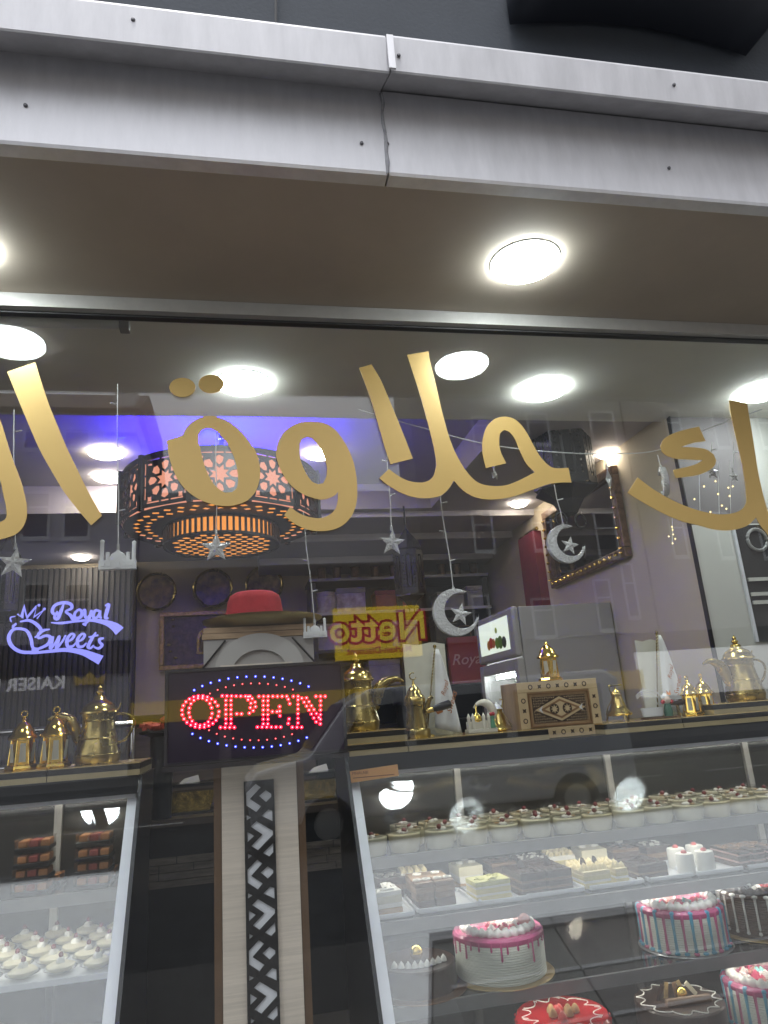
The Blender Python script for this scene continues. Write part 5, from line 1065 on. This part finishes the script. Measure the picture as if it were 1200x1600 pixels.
# drinks fridge
FX, FY0, FY1, FZ = 1.42, 1.56, 2.18, 2.045
fr = thing('drinks_fridge', 'grey upright drinks fridge with a lit glass door and fruit picture', 'fridge', (1.7, 1.87, .16)); FG = mat('fridge_grey', (.33, .315, .31), .45, .1, var=.04, scale=4)
MB().bb(FX+.03, 1.985, FY0, FY0+.025, .20, FZ).build('side_wall', FG, fr, world=True, bevel=.004); MB().bb(FX+.03, 1.985, FY1-.025, FY1, .20, FZ).build('side_wall', FG, fr, world=True); MB().bb(1.955, 1.985, FY0+.026, FY1-.026, .20, FZ).build('back_wall', WHITEP, fr, world=True)
MB().bb(FX+.03, 1.954, FY0+.026, FY1-.026, FZ-.03, FZ).build('top', FG, fr, world=True); MB().bb(FX+.03, 1.954, FY0+.026, FY1-.026, .2, .35).build('plinth', FG, fr, world=True)
MB().bb(FX-.012, FX+.029, FY0, FY1, FZ-.26, FZ+.004).build('canopy', FG, fr, world=True, bevel=.015)
DG = mat('fridge_trim', (.22, .21, .22), .4)
fd = MB()
for q in ((FY0, FY0+.055, .36, FZ-.27), (FY1-.055, FY1, .36, FZ-.27), (FY0+.056, FY1-.056, FZ-.33, FZ-.27), (FY0+.056, FY1-.056, .36, .44)): fd.bb(FX-.01, FX+.028, q[0], q[1], q[2], q[3])
fd = fd.build('door', FG, fr, world=True, bevel=.004)
def subf(mb, name, m_): mb.v = [v-fr.location for v in mb.v]; return mb.build(name, m_, fd)
subf(MB().bb(FX+.004, FX+.010, FY0+.056, FY1-.056, .44, FZ-.33), 'glass', CLEAR); subf(MB().bb(FX-.028, FX-.011, FY1-.045, FY1-.025, 1.10, 1.45), 'handle', DG)
MB().bb(FX+.06, FX+.075, FY0+.08, FY1-.08, FZ-.352, FZ-.335).build('interior_lamp', glow('fridge_lamp', (.9, 1, 1), 60.0), fr, world=True)
for z in (1.50, 1.22, .95): MB().bb(FX+.09, 1.95, FY0+.03, FY1-.03, z-.006, z).build('wire_shelf', ALU, fr, world=True)
pan = MB().bb(FX-.016, FX-.0125, FY0+.07, FY1-.07, FZ-.215, FZ-.035).build('picture_panel', mat('panel_light', (.55, .60, .52), .4, emit=(.55, .62, .52), estr=1.1), fr, world=True, bevel=.002)
for k, (yy, zz, r_, cc) in enumerate(((.16, .05, .03, (.6, .25, .05)), (.20, .06, .035, (.65, .08, .04)), (.24, .055, .03, (.6, .2, .05)), (.30, .05, .035, (.16, .32, .05)), (.35, .05, .04, (.12, .25, .04)), (.41, .045, .035, (.05, .06, .05)), (.30, .12, .018, (.45, .55, .08)))):
    MB().lathe([(1e-7, 0), (r_*.9, .001), (r_*.9, .003), (1e-7, .004)], 12, (FX-.016, FY1-.07-yy, FZ-.215+zz), (-1, 0, 0)).build('printed_fruit', mat('fruit%d' % k, cc, .5), fr, world=True)
random.seed(6)
for k in range(9): 
    p = Vector((FX+.2+.05*(k % 2), FY0+.12+.055*k, 1.50+(0 if k < 6 else 0))); 
    MB().lathe([(.03, 0), (.032, .01), (.032, .12), (.014, .17), (.014, .20), (1e-7, .202)], 12, p).build('bottle', mat('milk_bottle', (.62, .58, .52), .4, var=.2, scale=30), fr, world=True, smooth=True)
# framed mirror on the right wall
mf = thing('framed_mirror', 'carved gilt mirror hanging on the plum right wall', 'mirror', (1.985, 1.72, 2.24))
y0, y1, z0, z1 = 1.28, 2.22, 2.24, 2.74
GF = mat('gilt_brown', (.16, .09, .05), .4, .4, var=.4, scale=30, bump=.4, bscale=50)
for q in ((y0, y1, z0, z0+.05), (y0, y1, z1-.05, z1), (y0, y0+.05, z0+.051, z1-.051), (y1-.05, y1, z0+.051, z1-.051)): MB().bb(1.955, 1.998, q[0], q[1], q[2], q[3]).build('frame', GF, mf, world=True, bevel=.006)
MB().bb(1.985, 1.995, y0+.05, y1-.05, z0+.05, z1-.05).build('mirror_glass', mat('mirror', (.5, .5, .5), .04, 1.0), mf, world=True)
for k in range(16): MB().ball((1.950, y0+.03+.06*k*.96, z0+.025), .012, 8, 5, .7).build('gilt_bead', GOLD, mf, world=True, smooth=True)
for k in range(8):
    for yy in (y0+.025, y1-.025): MB().ball((1.950, yy, z0+.05+.055*k), .012, 8, 5, .7).build('gilt_bead', GOLD, mf, world=True, smooth=True)
rp = MB().bb(1.94, 1.999, 2.35, 2.62, 2.10, 2.66).build('red_panel', mat('red_cloth', (.16, .012, .025), .7, var=.15, scale=10)); tag(rp, 'narrow dark red hanging panel on the right wall near the fridge', 'wall hanging')
MB().tube([(1.965, 2.33, 2.67), (1.965, 2.64, 2.67)], .012, 8).build('rod', BRASSO, rp)
# dark pierced pendants
def pendant(px, pyt, pyb, wpx, y, label):
    a, b = at(px, pyt, y), at(px, pyb, y); r = (at(px+wpx/2, pyb, y).x-at(px-wpx/2, pyb, y).x)/2; h = a.z-b.z
    t = thing('pendant_lantern', label, 'pendant lantern', (b.x, y, b.z), .3, 'dark pierced pendant lanterns'); n = 6; w = 2*r*math.sin(math.pi/n)
    L_ = [[(-w/2, 0), (w/2, 0), (w/2, h), (-w/2, h)]]; iw = w*.13
    slot = [(-iw*1.6, h*.2), (-iw, h*.13), (iw, h*.13), (iw*1.6, h*.2), (iw*1.6, h*.85), (iw, h*.9), (-iw, h*.9), (-iw*1.6, h*.85)]
    L_.append(slot); L_.append([(x*.55, h*.52+(z-h*.52)*.88) for x, z in slot])
    random.seed(int(px))
    for sgn in (-1, 1):
        for k in range(9): L_.append(star(sgn*w*.36, h*(.14+.09*k), w*.055, 6, .6, k))
    pm = stand(plate(L_, .004))
    for k in range(n):
        an = 2*math.pi*k/n; rr = r*math.cos(math.pi/n); o = link('panel', pm, BLACK, t, (rr*math.cos(an), rr*math.sin(an), 0)); o.rotation_euler = (0, 0, an+math.pi/2)
    MB().lathe([(r, h), (r*1.08, h+.01), (r*.9, h+.05), (r*.3, h+.12), (.01, h+.15)], n).build('cap', BLACK, t); MB().lathe([(1e-7, -r*.9), (r*.25, -r*.8), (r*.5, -r*.4), (r*1.02, -.01), (r, 0)], n).build('foot', BLACK, t)
    MB().lathe([(r*.6, .02), (r*.6, h-.02)], 16).build('liner', mat('frost_liner', (.20, .19, .19), .6), t, smooth=True)
    for s in (-1, 1): MB().tube([(s*r*.4+r*.22*math.cos(q*math.pi/8), 0, -r*1.0+r*.22*math.sin(q*math.pi/8)) for q in range(16)], .005, 5, closed=True).build('ring', BLACK, t)
    MB().tube([(0, 0, h+.14), (0, 0, max(h+.16, 2.83-b.z))], .006, 6).build('chain', BLACK, t)
pendant(642, 862, 930, 46, 2.3, 'dark pierced pendant lantern in front of the shelf unit')
pendant(885, 668, 765, 92, 1.15, 'largest dark pierced pendant lantern, near the framed mirror')
pendant(5, 880, 955, 46, 2.3, 'dark pierced pendant lantern at the left picture edge')
# rear counter and its goods
PLK = mat('plank_dark', (.06, .05, .045), .6, base2=(.16, .135, .115), scale=5, stretch=(1, 1, 8), bump=.15)
rc = thing('rear_counter', 'dark rear counter with a band of old planks seen between the cases', 'counter', (0, 2.1, .16)); 
MB().bb(-2.6, 1.3, 2.02, 2.6, .16, 1.08).build('body', DARK, rc, world=True); MB().bb(-2.62, 1.32, 1.98, 2.62, 1.081, 1.115).build('worktop', mat('worktop', (.05, .04, .035), .35), rc, world=True)
random.seed(12)
for r_ in range(4):
    x = -1.3+random.uniform(0, .2)
    while x < 1.2:
        L_ = random.uniform(.16, .38); MB().bb(x, x+L_-.004, 2.005+random.uniform(0, .008), 2.019, .80+r_*.035, .80+r_*.035+.032).build('plank', PLK, rc, world=True); x += L_
bc = thing('back_cabinet', 'dark wood clad cabinet against the back wall behind the sign', 'cabinet', (-.2, 3.3, .16))
MB().bb(-.75, .50, 3.2, 3.69, .16, 1.62).build('body', mat('cab_wood', (.075, .06, .05), .5, var=.3, scale=4, stretch=(1, 1, 12)), bc, world=True); MB().bb(-.78, .52, 3.17, 3.69, 1.621, 1.65).build('top', DARK, bc, world=True)
def basket(px, py, y, w, label):
    p = at(px, py, y); t = thing('gift_basket', label, 'basket', (p.x, y, 1.1155)); 
    MB().bb(-w/2, w/2, -.08, .08, 0, .012).build('tray', DARKM, t); MB().hexa([(-w*.34, -.06, .013), (w*.34, -.06, .013), (w*.34, .06, .013), (-w*.34, .06, .013)], [(-w*.42, -.07, .11), (w*.42, -.07, .11), (w*.42, .07, .11), (-w*.42, .07, .11)]).build('body', mat('gold_foil', (.50, .36, .10), .25, .9, var=.4, scale=20, bump=.8, bscale=26), t)
    MB().bb(-w*.5, w*.5, -.09, .09, .135, .15).build('lid_board', DARK, t)
    for s in (-1, 1): MB().bb(s*w*.47-.008, s*w*.47+.008, -.07, .07, .013, .134).build('post', DARKM, t)
    MB().hexa([(-.05, -.05, .151), (.06, -.03, .151), (.05, .05, .151), (-.04, .04, .151)], [(-.02, -.03, .175), (.05, -.02, .188), (.045, .03, .182), (-.01, .02, .168)]).build('napkin', mat('napkin', (.5, .49, .47), .7), t); return t
basket(295, 1240, 2.2, .33, 'gold foil basket under a dark board left of the column'); basket(497, 1235, 2.2, .24, 'gold foil basket seen right of the column under the sign')
jr = MB().lathe([(.03, 0), (.03, .10), (.02, .12), (.02, .14), (1e-7, .142)], 14).build('brass_jar', BRASSO, smooth=True); jr.location = (at(231, 1250, 2.1).x, 2.1, 1.1155); tag(jr, 'small brass jar at the end of the rear counter beside the left case', 'jar')
rr_ = thing('glass_counter', 'second glazed counter with a chrome rail behind the left case', 'counter', (-1.5, 1.4, .16)); xe = at(212, 1150, 1.4).x
MB().bb(-2.8, xe, 1.40, 1.9, .16, 1.30).build('body', DARK, rr_, world=True); MB().bb(-2.8, xe, 1.40, 1.408, 1.302, 1.56).build('front_glass', CLEAR, rr_, world=True); MB().bb(-2.8, xe, 1.41, 1.9, 1.562, 1.57).build('glass_top', CLEAR, rr_, world=True)
CHR = mat('chrome', (.7, .7, .7), .12, 1.0); MB().tube([(-2.8, 1.38, 1.585), (xe, 1.38, 1.585)], .013, 12).build('rail', CHR, rr_, world=True, smooth=True); MB().tube([(-2.8, 1.38, 1.44), (xe-.35, 1.38, 1.44)], .013, 12).build('rail', CHR, rr_, world=True, smooth=True)
for x in (xe-.01, xe-.9): MB().tube([(x, 1.38, 1.30), (x, 1.38, 1.585)], .010, 10).build('rail_post', CHR, rr_, world=True, smooth=True)
p = at(237, 1135, 1.75); t = thing('sweet_pile', 'small heap of red wrapped sweets by the end of the glass counter', 'sweets', (p.x+.02, 2.05, 1.116)); random.seed(8)
MB().lathe([(.05, 0), (.06, .40), (.12, .42), (.12, .43), (1e-7, .431)], 20).build('stand', DARK, t, smooth=True)
for k in range(26): MB().box((random.uniform(-.1, .1), random.uniform(-.07, .07), .44+random.uniform(0, .05)), (.04, .025, .02), M=Matrix.Rotation(random.uniform(0, 3), 3, 'Z') @ Matrix.Rotation(random.uniform(-.6, .6), 3, 'X')).build('sweet', RDS, t, bevel=.003)

# ------------------------------------------------------------------ the street that the window mirrors
DS = 24.0
def mrect(pxl, pyt, pxr, pyb): a, b = mir(pxl, pyt, DS), mir(pxr, pyb, DS); return a.x, b.x, b.z, a.z
PLAS1 = mat('plaster_grey', (.50, .49, .50), .85, var=.08, scale=.6, bump=.1); PLAS2 = mat('plaster_pale', (.22, .213, .20), .85, var=.08, scale=.6); PLAS3 = mat('plaster_ochre', (.21, .188, .178), .85, var=.08, scale=.6)
ROOF = mat('roof_tiles', (.14, .10, .085), .8, var=.3, scale=3, bump=.3, bscale=12); FRM = mat('window_white', (.62, .62, .62), .5); DGL = mat('dark_pane', (.03, .035, .045), .08, 0, spec=.8)
def sub(mb, name, m_, root, part, **k):                   # a piece of a part, built in world coordinates
    mb.v = [v-root.location for v in mb.v]; return mb.build(name, m_, part, **k)
def window(t, xa, xb, z0, z1, y=-DS):
    w = MB()
    for q in ((xa, xa+.09, z0+.001, z1), (xb-.09, xb, z0+.001, z1), (xa+.09, xb-.09, z1-.09, z1), (xa+.09, xb-.09, z0+.001, z0+.09), (xa+.09, xb-.09, (z0+z1)/2+.25, (z0+z1)/2+.32)): w.bb(q[0], q[1], y+.004, y+.05, q[2], q[3])
    fr_ = w.build('window', FRM, t, world=True)
    sub(MB().bb(xa, xb, y-.02, y+.05, z0-.08, z0), 'sill', FRM, t, fr_); sub(MB().bb(xa+.09, xb-.09, y+.006, y+.02, z0+.09, z1-.09), 'pane', DGL, t, fr_)
hb = thing('town_house', 'grey plastered house across the street with a tiled roof and chimney', 'house', (-8, -DS, 0)); xe = mir(213, 660, DS).x; ze = mir(100, 645, DS).z
MB().bb(-22, xe, -DS-9, -DS, 0, ze).build('wall', PLAS1, hb, world=True)
MB().hexa([(-22.3, -DS+.5, ze+.002), (xe+.2, -DS+.5, ze+.002), (xe+.2, -DS-9, ze+.002), (-22.3, -DS-9, ze+.002)], [(-22.3, -DS-2.0, ze+1.7), (xe+.2, -DS-2.0, ze+1.7), (xe+.2, -DS-7, ze+1.7), (-22.3, -DS-7, ze+1.7)]).build('roof', ROOF, hb, world=True)
MB().hexa([(xe-1.0, -DS+.35, ze-.9), (xe+.06, -DS+.35, ze-.9), (xe+.06, -DS-2, ze-.9), (xe-1.0, -DS-2, ze-.9)], [(xe-.75, -DS-.1, ze+1.35), (xe-.1, -DS-.1, ze+1.35), (xe-.1, -DS-2, ze+1.35), (xe-.75, -DS-2, ze+1.35)]).build('gable', PLAS1, hb, world=True)
for pxl, pxr in ((37, 77), (100, 141)):
    for pyt, pyb in ((768, 842), (911, 990), (668, 704)): xa, xb, z0, z1 = mrect(pxl, pyt, pxr, pyb); window(hb, xa, xb, z0, z1)
for k in range(1, 5):
    for pyt, pyb in ((768, 842), (911, 990), (668, 704)): xa, xb, z0, z1 = mrect(37, pyt, 77, pyb); window(hb, xa-2.0*k*1.0, xb-2.0*k, z0, z1)
MB().bb(-22, xe+.02, -DS+.001, -DS+.12, 3.5, 4.6).build('shop_fascia', mat('fascia_dark', (.05, .05, .055), .6), hb, world=True)
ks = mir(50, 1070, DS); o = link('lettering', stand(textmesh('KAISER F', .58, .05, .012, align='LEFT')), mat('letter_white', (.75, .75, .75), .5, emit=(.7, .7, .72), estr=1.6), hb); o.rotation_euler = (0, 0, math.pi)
o.location = Vector((mir(104, 1072, DS).x, -DS+.16, mir(50, 1070, DS).z-.0))-hb.location
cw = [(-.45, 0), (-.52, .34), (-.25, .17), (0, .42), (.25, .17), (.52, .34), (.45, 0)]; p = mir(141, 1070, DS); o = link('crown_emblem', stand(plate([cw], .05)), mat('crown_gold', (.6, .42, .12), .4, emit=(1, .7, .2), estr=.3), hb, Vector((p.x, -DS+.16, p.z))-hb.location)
mk = thing('supermarket', 'low supermarket across the street with a yellow sign and band', 'building', (4, -DS, 0)); zr = mir(600, 752, DS).z; xm0, xm1 = xe+.05, mir(1000, 1040, DS).x
MB().bb(xm0, xm1, -DS-20, -DS-.3, 0, zr-3.2).build('wall', PLAS3, mk, world=True)
MB().bb(xm0-.0, mir(648, 700, DS).x-.1, -DS-20, -DS-1.2, zr-3.199, zr).build('rear_block', PLAS1, mk, world=True)
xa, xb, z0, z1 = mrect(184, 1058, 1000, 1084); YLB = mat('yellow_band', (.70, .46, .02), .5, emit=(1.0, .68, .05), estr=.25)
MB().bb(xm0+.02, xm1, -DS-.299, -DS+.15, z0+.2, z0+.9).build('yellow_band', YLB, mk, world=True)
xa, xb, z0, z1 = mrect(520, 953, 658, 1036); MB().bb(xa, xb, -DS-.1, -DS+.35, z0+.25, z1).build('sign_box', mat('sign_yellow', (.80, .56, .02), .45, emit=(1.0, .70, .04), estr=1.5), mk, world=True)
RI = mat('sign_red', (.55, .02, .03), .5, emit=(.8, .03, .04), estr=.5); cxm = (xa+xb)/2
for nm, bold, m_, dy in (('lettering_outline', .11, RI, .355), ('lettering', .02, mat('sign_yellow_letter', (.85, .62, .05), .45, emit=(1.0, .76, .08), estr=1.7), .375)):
    o = link(nm, stand(textmesh('Netto', 1.42, .01, bold, space=1.04)), m_, mk, Vector((cxm, -DS+dy, z0+1.30))-mk.location); o.rotation_euler = (0, 0, math.pi)
o = link('lettering', stand(textmesh('Marken-Discount', .34, .01, .006)), RI, mk, Vector((cxm, -DS+.36, z0+.52))-mk.location); o.rotation_euler = (0, 0, math.pi)
for k in range(7): MB().bb(xm0+1.2+k*2.1, xm0+2.9+k*2.1, -DS-.29, -DS-.25, .4, 2.4).build('shop_window', DGL, mk, world=True)
def block(pxa, x1, ztop, label, m_, wins, y=-DS, xa=None):
    x0 = mir(pxa, 700, DS).x if xa is None else xa
    t = thing('town_house', label, 'house', ((x0+x1)/2, y, 0)); sk = 2.6 if xa is None else 0
    zb_ = 3.9; MB().hexa([(x0, y, zb_), (x1, y, zb_), (x1, y-9, zb_), (x0+sk, y-9, zb_)], [(x0, y, ztop), (x1, y, ztop), (x1, y-9, ztop), (x0+sk, y-9, ztop)]).build('wall', m_, t, world=True)
    MB().hexa([(x0-.15, y+.4, ztop+.002), (x1+.15, y+.4, ztop+.002), (x1+.15, y-9, ztop+.002), (x0-.15+sk, y-9, ztop+.002)], [(x0-.15+sk*.3, y-2.5, ztop+1.8), (x1+.15, y-2.5, ztop+1.8), (x1+.15, y-6, ztop+1.8), (x0-.15+sk*.7, y-6, ztop+1.8)]).build('roof', ROOF, t, world=True)
    MB().bb(x0-.05, x1+.05, y+.001, y+.2, ztop-.25, ztop).build('cornice', FRM, t, world=True)
    for q in wins:
        a_ = mrect(*q); window(t, a_[0], a_[1], a_[2], a_[3], y)
    return t
xs = mir(1000, 800, DS).x
t = block(646, xs-.1, 18.0, 'tall pale rendered block with rows of windows right of the sky gap', PLAS2, [(918, 642, 966, 692), (735, 650, 775, 700), (820, 645, 862, 695), (735, 800, 775, 862), (826, 795, 868, 860), (925, 800, 970, 872), (735, 930, 770, 990), (828, 935, 872, 995), (925, 905, 965, 985)], -DS-.02)
t = block(None, xs+34, 18.6, 'tallest ochre block at the right end of the street', PLAS3, [(1035, 640, 1072, 700), (1108, 640, 1145, 700), (1040, 800, 1078, 870), (1112, 800, 1150, 872), (1178, 800, 1220, 872), (968, 880, 1002, 965), (1178, 640, 1220, 700)], -DS-.02, xs)
for x0, x1, lb in ((9.7, xs-.12, 'upper storeys of the pale block'), (xs+.02, xs+33.8, 'upper storeys of the ochre block')):
    t = thing('tower_block', ('tall set-back tower behind the pale house across the street', 'long tall block behind the ochre house across the street')[x0 > 12], 'building', ((x0+x1)/2, -DS-1, 0))
    MB().bb(x0, x1, -DS-14, -DS-.6, 4, 32.6).build('wall', PLAS2 if x0 < 12 else PLAS3, t, world=True); MB().bb(x0-.1, x1+.1, -DS-14.1, -DS-.4, 32.601, 33.2).build('parapet', FRM if False else PLAS1, t, world=True)
    for k in range(4): MB().bb(x0, x1, -DS-.598, -DS-.5, 20.4+3*k, 20.6+3*k).build('string_course', PLAS1, t, world=True)
# parked van
vn = thing('parked_van', 'white van parked across the road, mirrored in the window', 'van', (2.4, -8.0, 0))
vp = [(-.15, .35), (-.22, .75), (-.10, .98), (.55, 1.10), (1.05, 1.72), (1.35, 1.86), (4.6, 1.92), (4.78, 1.80), (4.85, .9), (4.85, .35)]
vw = MB().hexa([(x-2.4+.25, -.88, z) for x, z in vp], [(x-2.4+.25, .88, z) for x, z in vp]).build('body', mat('white_paint', (.72, .73, .75), .25, coat=.5), vn, bevel=.05)
for q in ([(.90, 1.12), (1.22, 1.62), (1.75, 1.68), (1.75, 1.14)], [(1.90, 1.14), (1.90, 1.70), (3.1, 1.72), (3.1, 1.14)], [(3.25, 1.14), (3.25, 1.72), (4.5, 1.74), (4.5, 1.14)]):
    me = stand(plate([[(x-2.4+.25, z) for x, z in q]], .012)); o = link('window', me, DGL, vn, (0, .884, 0))
me = MB().quad((.62-2.15, -.75, 1.16), (.62-2.15, .75, 1.16), (1.06-2.15, .70, 1.70), (1.06-2.15, -.70, 1.70)).build('windscreen', DGL, vn, off=(-.03, 0, .02))
for x in (.75, 3.95):
    for s in (-1, 1):
        w_ = MB().lathe([(.18, -.10), (.30, -.10), (.33, -.06), (.33, .06), (.30, .10), (.18, .10)], 24, ax=(0, 1, 0)).build('wheel', mat('tyre', (.02, .02, .02), .8), vn, off=(x-2.15, s*.80, .33)); MB().lathe([(1e-7, -.08), (.19, -.08), (.19, .08), (1e-7, .10)], 18, ax=(0, 1, 0)).build('rim', ALU, w_)
for s in (-1, 1): MB().ball((-.12-2.15, s*.65, .80), .10, 10, 6).build('headlight', FRM, vn, smooth=True)

# dark glazed panel with pale rails on the white pier
a, b = at(1150, 842, .775), at(1240, 1000, .775)
dp = thing('glazed_panel', 'dark glazed panel with pale rails on the white wall at the right edge', 'wall panel', ((a.x+b.x)/2, .775, b.z))
MB().bb(a.x, b.x, .772, .779, b.z, 2.262).build('pane', mat('smoked_glass', (.035, .035, .035), .15, var=.2, scale=6), dp, world=True)
for py in (905, 928, 941): q = at(1190, py, .77); MB().bb(a.x+.012, b.x, .764, .7715, q.z-.008, q.z+.008).build('rail', WALLW, dp, world=True)
MB().bb(a.x-.012, a.x-.0005, .765, .779, b.z, 2.262).build('edge', ALUL, dp, world=True)
q = at(1182, 838, .768); MB().tube([(q.x+.05*math.cos(k*math.pi/10), .768, 2.19+.05*math.sin(k*math.pi/10)) for k in range(20)], .008, 6, closed=True).build('ring_motif', mat('motif_grey', (.25, .25, .24), .5), dp, world=True)
